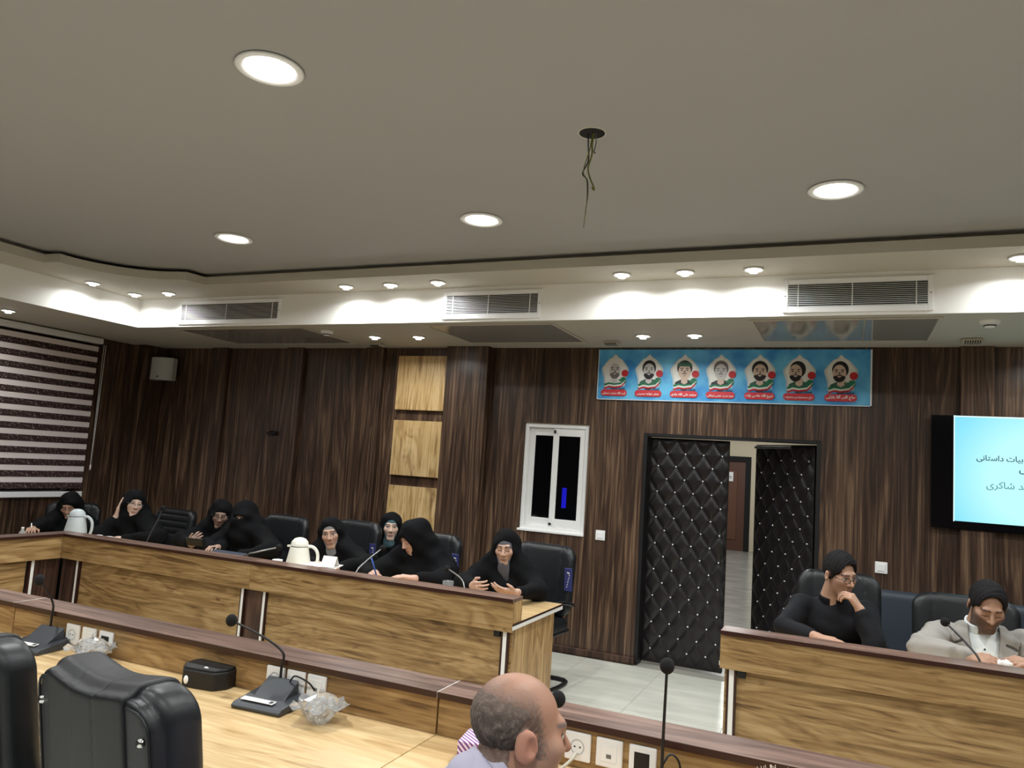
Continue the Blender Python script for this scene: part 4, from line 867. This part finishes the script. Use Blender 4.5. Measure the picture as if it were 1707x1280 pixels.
def hand(w_, d, n, side, curl=.35, s=1.0, thumb=1.0, curls=None):
    d, n = nrm(d), np.asarray(n, float); n = nrm(n-d*(n@d)); l = np.cross(d, n)*(1 if side == 'R' else -1); w_ = np.asarray(w_, float)
    K = [w_+s*(d*(.086-.004*abs(i-1))+l*(.031-.0205*i)) for i in range(4)]
    palm = U([rcone(w_+l*.013*s, K[0], .019*s, .0135*s), rcone(w_-l*.012*s, K[3], .018*s, .0125*s), rcone(w_, (K[1]+K[2])/2, .020*s, .0145*s)], .012)
    fs = []
    for i, Ln in enumerate((.042, .047, .043, .033)):
        c = (curls[i] if curls else curl); p = K[i]
        for j, (k, r) in enumerate(((1, .0094), (.64, .0084), (.52, .0074))):
            a = c*(.8, 1.75, 2.4)[j]; dd = d*math.cos(a)+n*math.sin(a)+l*(.05*(1.5-i)); q = p+dd*Ln*k*s; fs.append(rcone(p, q, r*s, r*s*.92)); p = q
    t0 = w_+s*(d*.022+l*.026); t1 = t0+s*.040*nrm(l*.75+d*.65+n*.25); t2 = t1+s*.032*nrm(l*.15+d*.85+n*.45*thumb)
    th = U([rcone(t0, t1, .0125*s, .0105*s), rcone(t1, t2, .0100*s, .0085*s)], .004)
    return bound(U([palm, U(fs), th], .004), w_+d*.08*s, .15*s)
def fold(P, a=.004): return a*(np.sin(36*P[:, 0]+5*np.sin(9*P[:, 2]))*np.sin(15*P[:, 1]+3)+.6*np.sin(52*P[:, 2]+21*P[:, 0]+14*P[:, 1]))
class Body:
    def __init__(s, hip, bdir, head, F, roll=0, sw=.16, R=None, L=None, male=False, scale=1.0, fat=0, seat=.50, nbo=None, drop=.03):
        s.hip = np.array([hip[0], hip[1], seat+.08]); s.f = nrm((bdir[0], bdir[1], 0)); s.bx = np.array([s.f[1], -s.f[0], 0]); s.h = np.array(head, float); s.s = scale
        Fv = nrm(F); X = nrm(np.cross(Fv, (0, 0, 1))); Z = np.cross(X, Fv); a = math.radians(roll); X, Z = X*math.cos(a)+Z*math.sin(a), Z*math.cos(a)-X*math.sin(a)
        s.M = np.stack([X, Fv, Z], 1); s.W = lambda p: s.h+s.M@(np.array(p)*scale)
        s.nb = s.W((0, -.045, -.16))*.55+(s.h+np.array([0, 0, -.185])-s.f*.07)*.45
        if nbo: s.nb = s.W(nbo)
        s.sc = s.nb-np.array([0, 0, .035])-s.f*.02; s.sh = {'R': s.sc+s.bx*sw-np.array([0, 0, drop]), 'L': s.sc-s.bx*sw-np.array([0, 0, drop])}
        s.arm = {'R': R, 'L': L}; s.male = male; s.fat = fat; s.sw = sw
        s.loc = np.array([hip[0], hip[1], 0]); s.seat = seat
    def torso(s, r=0):
        p = s.hip; fs = [rcone(p+s.bx*.07, s.sc+s.bx*.07-np.array([0, 0, .12]), .125+r, .115+r), rcone(p-s.bx*.07, s.sc-s.bx*.07-np.array([0, 0, .12]), .125+r, .115+r), rcone(s.sh['R'], s.sh['L'], .062+r, .062+r), rcone(s.sc-np.array([0, 0, .10]), s.nb, .11+r, .062+r*.5)]
        if s.fat: fs.append(ell(p*.55+s.sc*.45+s.f*.06, (.17+r, .15+r, .19+r)))
        return U(fs, .06)
    def arms(s, r=0, upto=1.0, k=.02):
        fs = []
        for q in 'RL':
            a = s.arm[q]; e, w_ = np.array(a[0], float), np.array(a[1], float); we = e+(w_-e)*upto
            m_ = .010 if s.male else 0
            fs.append(U([rcone(s.sh[q], e, .055+m_+r, .042+m_*.5+r), rcone(e, we, .042+m_*.5+r, .027+m_*.4+r*.9)], .015))
        return U(fs)
    def legs(s, r=0):
        fs = []
        for q in (1, -1):
            k = s.loc+s.f*.44+s.bx*.10*q+np.array([0, 0, s.seat+.02]); an = k+s.f*.0+np.array([0, 0, .09-k[2]]); fs += [rcone(s.hip+s.bx*.09*q, k, .095+r, .066+r), rcone(k, an, .060+r, .042+r)]
            if r == 0: fs.append(rcone(an-np.array([0, 0, .045]), an+s.f*.15-np.array([0, 0, .055]), .042, .032))
        return U(fs, .04)
    def hands(s):
        return U([hand(a[1], a[2], a[3], q, *(a[4:5] or (.35,)), **(a[5] if len(a) > 5 else {})) for q, a in s.arm.items()])
    def bounds(s, lowz=0, pad=.12):
        pts = [s.h, s.hip, s.sh['R'], s.sh['L'], s.loc+s.f*.62]+[np.array(a[i], float) for a in s.arm.values() for i in (0, 1)]+[np.array(a[1], float)+nrm(a[2])*.16 for a in s.arm.values()]
        lo = np.min(pts, 0)-pad-.04; hi = np.max(pts, 0)+pad+.05; lo[2] = lowz; return lo, hi
    def skin_mesh(s, h, tone, **kw):
        hd = bound(within(head_sdf(s.male, s.fat*.5), s.h, s.M, s.s), s.W((0, 0, -.04)), .26); to = U([s.torso(-.012), s.legs(-.0)], .05); ar = s.arms(-.004); ha = s.hands()
        def f(P):
            d = smin(hd(P), to(P), .03); d = smin(d, ar(P), .02); return smin(d, ha(P), .012)
        def col(v):
            q = ((v-s.h)@s.M)/s.s; c = np.tile(A(tone), (len(v), 1)).astype(float); hm = (np.abs(q) < (.12, .15, .15)).all(1)
            c[hm] = face_color(q[hm], tone, **kw); return c
        lo, hi = s.bounds(0); me = sdf_mesh(f, lo, hi, h, col); return s.shift(me)
    def shift(s, me):
        n = len(me.vertices)*3; co = np.zeros(n, f32); me.vertices.foreach_get('co', co); co = (co.reshape(-1, 3)-s.loc.astype(f32)); me.vertices.foreach_set('co', co.ravel()); me.update(); return me
    def cloth(s, f, h, lo=None, hi=None, lowz=.05, color=None):
        a, b = s.bounds(lowz); return s.shift(sdf_mesh(f, a if lo is None else lo, b if hi is None else hi, h, color))
def person_root(label, b, group): return thing('person', label, 'person', tuple(b.loc), group=group)
def glasses(b, root, col='black'):
    W = lambda p: tuple(b.W(p)-b.loc); mes = []
    for s_ in (-1, 1):
        mes.append(tube([W((s_*.033+.023*math.cos(a), .106-.12*abs(s_*.033+.023*math.cos(a))**1.5*4*.3, .006+.017*math.sin(a))) for a in [2*PI*k/18 for k in range(19)]], .0018, 6))
        mes.append(tube([W((s_*.056, .098, .010)), W((s_*.074, .06, .012)), W((s_*.080, -.005, .012))], .0018, 6))
    mes.append(tube([W((-.010, .108, .010)), W((0, .111, .012)), W((.010, .108, .010))], .0018, 6)); obj('glasses', merge(mes), M['black'] if col == 'black' else M['steel'], root)
WOM = (.58, .385, .285)
def woman(label, b, tone=WOM, gaze='down', scarf=None, niqab=False, gl_=None, slit=False, hoodk=1.0, skw={}, sweep=None):
    root = person_root(label, b, None); H = .0058
    obj('body', b.skin_mesh(H, tone, gaze=gaze, **skw), M['skin'], root)
    big = .017 if scarf else 0
    open_ = ell((0, .105, -.016), (.052+big, .105, .074+big*1.1)) if not niqab else ell((0, .135, .008), (.052, .078, .015))
    hood = U([ell((0, -.018, .036), (.090*hoodk+big*.3, .110*hoodk, .098*hoodk)), rcone((0, -.012, -.02), (0, -.03, -.17), .086*hoodk, .105)], .03)
    if niqab: hood = U([hood, rcone((0, .048, -.01), (0, .050, -.16), .090, .10)], .02)
    hw_ = within(hood, b.h, b.M, b.s); ow = within(open_, b.h, b.M, b.s)
    drape = []
    for q in 'RL':
        e, w_ = np.array(b.arm[q][0], float), np.array(b.arm[q][1], float)
        drape += [rcone(b.sh[q]+np.array([0, 0, -.01]), e, .088, .066), rcone(e, e+(w_-e)*.80, .062, .046), rcone(b.W((0, -.05, -.05)), b.sh[q]*.6+e*.4-b.f*.03, .085, .085)]
    back = [rcone(b.W((0, -.045, .01)), b.sc-b.f*.10-np.array([0, 0, .05]), .088, .14), rcone(b.sh['R'], b.sh['L'], .085), rcone(b.hip, b.sc-np.array([0, 0, .1]), .19, .165)]
    if sweep: back += [rcone(b.W((0, -.06, .035)), b.sh[sweep]+(b.sh[sweep]-b.sc)*.15-b.f*.04-np.array([0, 0, .02]), .082, .085)]
    lg = [rcone(b.hip, b.loc+b.f*.40+np.array([0, 0, .48]), .19, .15), rcone(b.loc+b.f*.38+np.array([0, 0, .46]), b.loc+b.f*.36+np.array([0, 0, .16]), .16, .15)]
    U1 = U(drape+back, .055); U2 = U(lg, .06); ha = b.hands()
    sl = rcone(b.W((0, .05, -.13)), b.sc*.6+b.hip*.4+b.f*.20, .028, .045) if slit else None
    def f(P):
        d = smin(smin(hw_(P), U1(P), .045), U2(P), .05)+fold(P, .0058); d = smax(d, -ow(P), .006); d = smax(d, -(ha(P)-.006), .006)
        if sl is not None: d = smax(d, -sl(P), .01)
        return d
    obj('chador', b.cloth(f, .0085), M['cotton'], root)
    if scarf:
        ih = within(U([ell((0, -.014, .033), (.084, .103, .088)), rcone((0, -.0, -.03), (0, -.0, -.15), .078, .085)], .03), b.h, b.M, b.s); io = within(ell((0, .105, -.024), (.049, .105, .064)), b.h, b.M, b.s)
        ch = rcone(b.W((0, .035, -.12)), b.sc*.6+b.hip*.4+b.f*.12, .05, .075)
        def g(P):
            d = smax(ih(P)+fold(P, .0015), -io(P), .004)
            return smin(d, ch(P)+fold(P, .003), .03) if slit else d
        lo, hi = b.h-.32, b.h+.17
        obj('head_scarf', b.cloth(g, .006, lo, hi), scarf, root)
    if gl_: glasses(b, root, gl_)
    return root
grey_sc = mat('grey_scarf', srgb(128, 128, 128), .8, bump=.15, bscale=400); teal_sc = mat('teal_scarf', srgb(64, 92, 98), .8); slate_sc = mat('slate_scarf', srgb(92, 92, 100), .8, bump=.15, bscale=400)
dn = (0, 0, -1)
woman('woman in a black chador bending over papers at the table corner', Body((-7.36, 5.50), (.72, -.70), (-7.07, 5.21, .995), (.70, -.78, -.55), 0, R=((-7.12, 4.98, .80), (-6.93, 4.76, .80), (.6, -.5, .05), dn, .5), L=((-6.85, 5.26, .80), (-6.66, 5.02, .80), (.2, -.9, 0), dn, .4)), tone=(.50, .30, .21))
woman('woman in a black chador resting her cheek on her hand', Body((-6.27, 5.60), (.35, -.93), (-6.19, 5.215, 1.075), (.90, -.50, -.02), 9, R=((-6.30, 4.97, .80), (-6.275, 5.105, .955), (.02, .16, 1), (.64, .70, 0), .12), L=((-5.72, 5.12, .82), (-5.92, 4.86, .80), (-.7, -.5, 0), dn, .3)), gaze='open', tone=(.66, .46, .36), gl_='steel', sweep='L')
woman('woman in a black chador and glasses looking down at a phone', Body((-5.48, 5.72), (.45, -.90), (-5.30, 5.42, 1.055), (.66, -.74, -.32), 4, R=((-5.42, 5.10, .83), (-5.13, 4.95, .825), (.70, -.30, .55), (-.1, .9, .35), 1.0), L=((-5.02, 5.22, .82), (-4.82, 4.93, .835), (.35, -.9, .1), dn, .45)), gl_='black', tone=(.40, .26, .20))
woman('woman in a black chador with only her eyes uncovered', Body((-4.82, 5.62), (.25, -.97), (-4.87, 5.25, 1.082), (.40, -.88, -.08), 0, R=((-5.0, 5.0, .82), (-4.72, 4.82, .80), (.8, -.4, 0), dn, .4), L=((-4.36, 5.08, .86), (-4.52, 4.82, .80), (-.6, -.7, 0), dn, .4), sw=.18), sweep='L', niqab=True, gaze='open')
woman('woman in a black chador over a light grey scarf beside the cream jug', Body((-4.0, 5.62), (.30, -.95), (-3.885, 5.215, 1.03), (.46, -.87, -.16), -10, R=((-3.98, 5.02, .80), (-3.70, 4.83, .835), (.85, -.35, .1), dn, .4), L=((-3.45, 5.15, .84), (-3.52, 4.80, .82), (-.5, -.8, .0), dn, .4), sw=.175), scarf=grey_sc, gaze='open', tone=(.54, .34, .25))
woman('woman in a teal scarf half hidden in the second row', Body((-3.95, 6.28), (.4, -.9), (-3.85, 6.06, 1.045), (.55, -.83, -.1), 0, R=((-4.1, 5.95, .72), (-3.95, 5.8, .66), (.3, -.9, 0), dn, .4), L=((-3.62, 6.05, .72), (-3.7, 5.82, .66), (-.2, -.9, 0), dn, .4)), scarf=teal_sc, gaze='open', tone=(.66, .46, .36))
woman('woman in a black chador writing with a blue pen', Body((-3.10, 5.60), (.15, -.98), (-3.035, 5.115, 1.078), (-.36, -.86, -.46), -4, R=((-3.32, 4.93, .80), (-3.115, 4.74, .845), (.45, -.85, -.02), (-.2, 0, -1), .75), L=((-2.72, 5.02, .81), (-2.80, 4.76, .842), (-.80, -.50, .12), dn, .3), sw=.175), hoodk=1.12, sweep='L', tone=(.60, .37, .28))
woman('woman in a black chador over a slate scarf at the table end', Body((-2.26, 5.60), (.15, -.98), (-2.305, 5.215, 1.08), (.24, -.93, -.24), 0, R=((-2.52, 5.0, .82), (-2.36, 4.82, .838), (.70, -.70, .05), (.75, .62, .1), .95), L=((-1.98, 5.10, .82), (-2.02, 4.80, .838), (-.80, -.55, .06), (-.35, .35, .75), .30), sw=.17), scarf=slate_sc, slit=True, tone=(.56, .36, .27), skw=dict(lip=(.42, .2, .17)))
pen = thing('blue_pen', 'blue pen in the hand of the woman writing', 'pen', (-3.045, 4.655, .845)); obj('barrel', tube([(0, 0, 0), (-.035, .0, .075), (-.055, .0, .115)], .0055, 8), mat('pen_blue', srgb(52, 88, 168), .4), pen); obj('tip', tube([(.012, 0, -.024), (0, 0, 0)], .002, 6, .005), M['steel'], pen)
pen2 = thing('white_pen', 'white pen in the hand of the woman bending over papers', 'pen', (-6.86, 4.705, .785)); obj('barrel', tube([(0, 0, 0), (-.04, .02, .07)], .005, 8), M['white'], pen2); obj('tip', tube([(.01, 0, -.02), (0, 0, 0)], .002, 6, .0045), M['steel'], pen2)

# --- men
def hair_mesh(b, root, colr, top=.012, front=.062, low=-.045, seed=1, side=.010):
    shell = U([grow(CR, side), ell((0, -.004, .052+top*.4), (.080, .098, .082+top*.5))], .02); face = U([ell((0, .130, front-.105), (.074, .105, .094)), ell((0, .150, front-.06), (.064, .09, .055)), ell((-.074, .078, -.012), (.030, .052, .056)), ell((.074, .078, -.012), (.030, .052, .056))], .012)
    lowcut = lambda P: low-P[:, 2]+np.clip(P[:, 1]+.0, -1, .03)*-1.2*(P[:, 1] > -.03)+0*P[:, 0]
    ears = U([rcone((-.085, -.004, -.05), (-.085, -.004, .012), .020), rcone((.085, -.004, -.05), (.085, -.004, .012), .020)])
    def loc_(P):
        a = np.arctan2(P[:, 0], P[:, 1]); w_ = np.sin(70*P[:, 0]+30*np.sin(22*P[:, 1]+1)+14*P[:, 2]); v_ = np.sin(150*P[:, 0]+60*P[:, 1]+40*np.sin(30*P[:, 2])); d = shell(P)+.0020*w_+.0011*v_; d = smax(d, -(face(P)+.003*v_), .005); d = smax(d, lowcut(P), .01); return smax(d, -ears(P), .004)
    rng = np.random.RandomState(seed)
    col = lambda v: np.tile(A(colr), (len(v), 1))*(.75+.5*rng.rand(len(v), 1))
    obj('hair', b.cloth(within(loc_, b.h, b.M, b.s), .005, b.h-.17, b.h+.17, color=col), M['hair'], root)
def button_row(b, root, pts, mt):
    for p in pts: obj('shirt_button', ball(.006, (0, 0, 0), (1, 1, 1), 1), mt, root, tuple(np.array(p)-b.loc))
def ring_collar(b, r0, r1, z0, z1, gap=.35):
    c0 = b.W((0, -.036, -.115)); ax = nrm(b.W((0, -.03, -.06))-b.nb)
    def f(P):
        q = P-A(c0); t = q@A(ax); rad = np.linalg.norm(q-t[:, None]*A(ax), axis=1); fr = q@A(b.f)
        d = np.maximum(np.abs(rad-(r0+r1)/2)-(r1-r0)/2, np.abs(t-(z0+z1)/2)-(z1-z0)/2); side = np.abs(q@A(b.bx))
        return np.maximum(d, np.where(fr > 0, gap*.08-side, -1))-.002
    return f
# the man in the black shirt
MAN = (.46, .27, .185)
b1 = Body((-.03, 5.58), (.10, -.99), (-.035, 5.175, 1.150), (.66, -.72, -.24), -3, sw=.185, male=True, scale=1.0,
          R=((-.33, 4.98, .83), (-.14, 4.74, .838), (.93, -.30, .02), dn, .25), L=((.155, 4.93, .81), (.080, 4.985, .985), (-.42, -.02, .62), (-.75, .30, -.55), .95))
r1 = person_root('man in a black shirt and glasses with his fist at his mouth', b1, None)
obj('body', b1.skin_mesh(.005, MAN, gaze='open', stubble=(.16, .10, .075, .35), lip=(.36, .16, .13)), M['skin'], r1)
hw1 = within(rcone((0, -.02, -.03), (0, -.03, -.2), .062), b1.h, b1.M, 1)
sh1 = U([b1.torso(.004), b1.arms(.014, .80)], .03)
obj('shirt', b1.cloth(lambda P: smax(sh1(P)+fold(P, .0035), -hw1(P), .004), .007), M['blackcloth'], r1)
obj('shirt_collar', b1.cloth(ring_collar(b1, .065, .077, -.105, -.030, .25), .005, b1.h-.30, b1.h+.1), M['blackcloth'], r1)
obj('trousers', b1.cloth(U([b1.legs(.012)]), .012), M['blackcloth'], r1)
hair_mesh(b1, r1, (.012, .011, .012), top=.024, front=.122); glasses(b1, r1)
# the man in the pale suit
b2 = Body((.73, 5.60), (0, -1), (.735, 5.125, 1.072), (.10, -.86, -.46), 2, sw=.205, male=True, scale=1.05, fat=.012,
          R=((.40, 4.93, .825), (.60, 4.72, .848), (.86, -.34, .12), (.25, .35, -.85), .55), L=((1.06, 4.95, .825), (.885, 4.73, .855), (-.86, -.34, .14), (-.25, .30, -.85), .60, dict(thumb=.4)))
r2 = person_root('bearded man in a pale grey suit and white shirt looking at his hands', b2, None)
obj('body', b2.skin_mesh(.005, (.42, .245, .165), gaze='down', stubble=(.035, .026, .024, .85), lip=(.32, .15, .12)), M['skin'], r2)
suit = mat('pale_suit', srgb(156, 152, 146), .8, bump=.25, bscale=420, spec=.2); shirtw = mat('white_shirt', srgb(222, 228, 228), .75, bump=.15, bscale=420)
nk2 = within(rcone((0, -.02, -.03), (0, -.03, -.2), .070), b2.h, b2.M, b2.s)
tor2, arm2 = b2.torso(.008), b2.arms(.026, .86)
F2, X2, Z2 = A(b2.f), A(b2.bx), A(0, 0, 1)
def local2(P): q = P-A(b2.sc); return q@X2, q@F2, q[:, 2]
def jk(P): return smin(tor2(P)-.012, arm2(P), .03)+fold(P, .0055)+.003*np.sin(75*P[:, 2]+30*P[:, 0]+50*P[:, 1])
def jacket(P):
    x, y, z = local2(P); d = jk(P)
    v = np.abs(x)-(.020+.058*np.clip((z+.40)/.42, 0, 1))
    d = smax(d, -np.maximum(v, -y), .006); return smax(d, -nk2(P), .004)
obj('jacket', b2.cloth(jacket, .0065), suit, r2)
obj('shirt', b2.cloth(lambda P: smax(smax(tor2(P)+.001+fold(P, .002), -nk2(P), .004), .55-P[:, 2], .01), .0065), shirtw, r2)
obj('shirt_collar', b2.cloth(ring_collar(b2, .074, .083, -.075, -.010, .3), .005, b2.h-.30, b2.h+.1), shirtw, r2)
def lapel(s_):
    def f(P):
        x, y, z = local2(P); x = x*s_; d = np.abs(jk(P)-.008)-.009
        vin = .020+.058*np.clip((z+.40)/.42, 0, 1); out = vin+.012+.078*np.clip((z+.34)/.28, 0, 1)-.9*np.clip(z-.012, 0, 1)
        notch = np.where((z > -.020-.35*(x-.10)) & (z < -.008-.35*(x-.10)), (x-vin)-.030, -1)
        return np.maximum.reduce([d, vin-.002-x, x-out, z-.075, -.34-z, -y-.045+0*x, notch*1.0])
    return f
for s_ in (1, -1): obj('lapel', b2.cloth(lapel(s_), .0045, b2.sc-A(.30, .35, .45), b2.sc+A(.30, .30, .12)), suit, r2)
obj('suit_trousers', b2.cloth(U([b2.legs(.012)]), .012), suit, r2)
hair_mesh(b2, r2, (.013, .012, .013), top=.012, front=.137)
def on_front(b, tor, x, z, rad=0):
    best = None
    for k in range(60):
        p = b.sc+b.bx*x+np.array([0, 0, z])+b.f*(.30-.006*k)
        if tor(p[None].astype(f32))[0] < .004: return p
    return p
button_row(b2, r2, [on_front(b2, tor2, .0, z) for z in (-.05, -.14, -.23)], M['dark'])
ts = tag(obj('crumpled_tissue', b2.cloth(lambda P: ell((.745, 4.655, .855), (.035, .02, .02))(P)+.006*np.sin(170*P[:, 0]+60*P[:, 2])*np.sin(150*P[:, 1]), .004, A(.68, 4.6, .81), A(.81, 4.71, .91)), M['white']), 'crumpled white tissue in the hands of the man in the suit', 'tissue'); ts.location = tuple(b2.loc)
# the balding man in front
b3 = Body((-.86, 1.14), (.70, .70), (-.648, 1.598, 1.115), (.73, .68, -.10), 3, sw=.165, male=True, scale=1.03,
          nbo=(0, -.085, -.105), drop=.10, R=((-.36, 1.40, .82), (-.18, 1.72, .795), (.5, .8, 0), dn, .3), L=((-1.0, 1.72, .82), (-.72, 1.95, .795), (.9, .3, 0), dn, .3))
r3 = person_root('balding grey haired man in a lavender shirt seen from behind', b3, None)
def bald_col(v):
    q = ((v-b3.h)@b3.M)/b3.s; tone = (.40, .215, .145); c = np.tile(A(tone), (len(v), 1)).astype(float); hm = (np.abs(q) < (.12, .15, .16)).all(1)
    c[hm] = face_color(q[hm], tone, 'open', stubble=(.38, .27, .21, .30), lip=(.3, .14, .11), brow=(.16, .13, .12)); x, y, z = q.T
    rng = np.random.RandomState(2); sp_n = np.sin(190*np.arctan2(x, y+.01)+6*np.sin(40*z))*.5+.5
    blot = .5+.5*np.sin(70*x+3)*np.sin(55*y+20*z)
    crown = np.clip((z-.075)/.03, 0, 1)*hm
    c = c*(1-.16*crown[:, None]*blot[:, None]); ear = hm & (np.abs(x) > .080) & (y < .02) & (y > -.04); c[ear] = np.array([.46, .22, .15])
    hz = .85*np.clip((.098-z-.22*y+.014*sp_n)/.05, 0, 1)*np.clip((.036-.30*np.clip(z, -.01, .08)-y+.012*sp_n)/.016, 0, 1)*np.clip((z+.082+.25*np.clip(y, -.1, .02))/.015, 0, 1)*(~ear)*hm
    hz = hz*np.where((np.abs(x) > .055) & (y > -.035) & (z < .02) & (y < .06), np.clip((y-.012)/.006, 0, 1)*(z > -.03), 1)
    hc = np.array([.085, .072, .066])[None]*(.5+1.5*(sp_n**2)[:, None]*rng.rand(len(v), 1)+.4*np.clip((y+.02)/.06, 0, 1)[:, None]); k = (hz*.88)[:, None]; return c*(1-k)+hc*k
hd3 = bound(within(head_sdf(True, .004), b3.h, b3.M, b3.s), b3.W((0, 0, -.04)), .26); bo3 = U([b3.torso(-.012), b3.legs(0)], .05); ar3 = b3.arms(-.004); ha3 = b3.hands()
lo, hi = b3.bounds(0); obj('body', b3.shift(sdf_mesh(lambda P: smin(smin(smin(hd3(P), bo3(P), .03), ar3(P), .02), ha3(P), .012), lo, hi, .0042, bald_col)), M['skin'], r3)
def side_hair(P):
    q = P; x, y, z = q.T; st = np.sin(150*np.arctan2(x, y)+10*np.sin(30*z)); d = CR(q)-.0030-.0012*st+.008*np.clip((z-.040+.25*y+.012*st)/.05, 0, 1)+.006*np.clip((y-.008+.35*np.clip(z, -.05, .07))/.022, 0, 1); d = smax(d, -.078-z-.25*np.clip(y, -.1, .02), .008); d = smax(d, y-.034+.35*np.clip(z, -.05, .07)+.003*st, .008)
    return smax(d, -np.minimum(rcone((-.085, .0, -.045), (-.085, .0, .022), .026)(q), rcone((.085, .0, -.045), (.085, .0, .022), .026)(q)), .006)
def hcol(v):
    q = ((v-b3.h)@b3.M)/b3.s; x, y, z = q.T; rng = np.random.RandomState(4); s_ = (np.sin(170*np.arctan2(x, y)+8*np.sin(25*z))*.5+.5)**2; up_ = np.clip((z+.05)/.12, 0, 1); fr = np.clip((y+.06)/.1, 0, 1)
    c = (A(.045, .038, .034)[None]+(A(.20, .16, .135)[None]*(s_*rng.rand(len(v))*(.25+.75*np.maximum(up_, fr)))[:, None]+A(.07, .05, .04)[None]*up_[:, None]))
    k = np.clip((z-.020+.25*y+.014*s_)/.055, 0, 1)[:, None]*.75; return c*(1-k)+A(.150, .108, .088)[None]*k
obj('hair', b3.cloth(within(side_hair, b3.h, b3.M, b3.s), .004, b3.h-.17, b3.h+.17, color=hcol), M['hair'], r3)
lav = mat('lavender_shirt', srgb(176, 172, 190), .8, bump=.2, bscale=420, spec=.2); nk3 = within(rcone((0, -.02, -.03), (0, -.03, -.2), .064), b3.h, b3.M, b3.s)
sh3 = U([b3.torso(.006), b3.arms(.018, .86)], .03)
obj('shirt', b3.cloth(lambda P: smax(sh3(P)+fold(P, .004), -nk3(P), .004), .007), lav, r3)
obj('shirt_collar', b3.cloth(U([ring_collar(b3, .074, .084, -.06, .040, .4), ring_collar(b3, .084, .096, -.075, .012, .6)], .006), .0045, b3.h-.32, b3.h+.12), lav, r3)
obj('trousers', b3.cloth(U([b3.legs(.012)]), .012), M['grey_plastic'], r3)
c3 = dup(n2, (-.90, .90, 0), math.radians(-14), 'black leather chair under the balding man')
# the crown of a head at the bottom edge
b4 = Body((-.06, 1.18), (.0, 1), (-.105, 1.60, 1.030), (.05, 1, -.06), 0, sw=.19, male=True, R=((.22, 1.52, .82), (.12, 1.82, .795), (-.3, .9, 0), dn, .3), L=((-.30, 1.60, .82), (-.24, 1.86, .795), (.3, .9, 0), dn, .3))
r4 = person_root('bald crown of a person cut off by the bottom edge', b4, None)
obj('body', b4.skin_mesh(.006, (.62, .44, .33), gaze='open'), M['skin'], r4)
sh4 = U([b4.torso(.006), b4.arms(.018, .86)], .03); nk4 = within(rcone((0, -.02, -.03), (0, -.03, -.2), .064), b4.h, b4.M, 1); obj('shirt', b4.cloth(lambda P: smax(sh4(P), -nk4(P), .004), .009), M['grey_plastic'], r4)
obj('trousers', b4.cloth(U([b4.legs(.012)]), .014), M['blackcloth'], r4)
hr = []; rr_ = random.Random(5)
for k in range(60):
    a, q = rr_.random()*6.28, .02+.05*rr_.random(); p = b4.W((q*math.cos(a), -.012+q*math.sin(a), .119-.6*q*q/.1)); hr.append(tube([tuple(p-b4.loc-np.array([0, 0, .004])), tuple(p-b4.loc+np.array([.006*math.cos(a), .006*math.sin(a), .010]))], .0006, 4))
obj('sparse_hair', merge(hr), mat('pale_hair', srgb(196, 180, 165), .5), r4)
c4 = dup(n2, (-.06, .92, 0), 0.03, 'black leather chair under the person at the bottom edge')
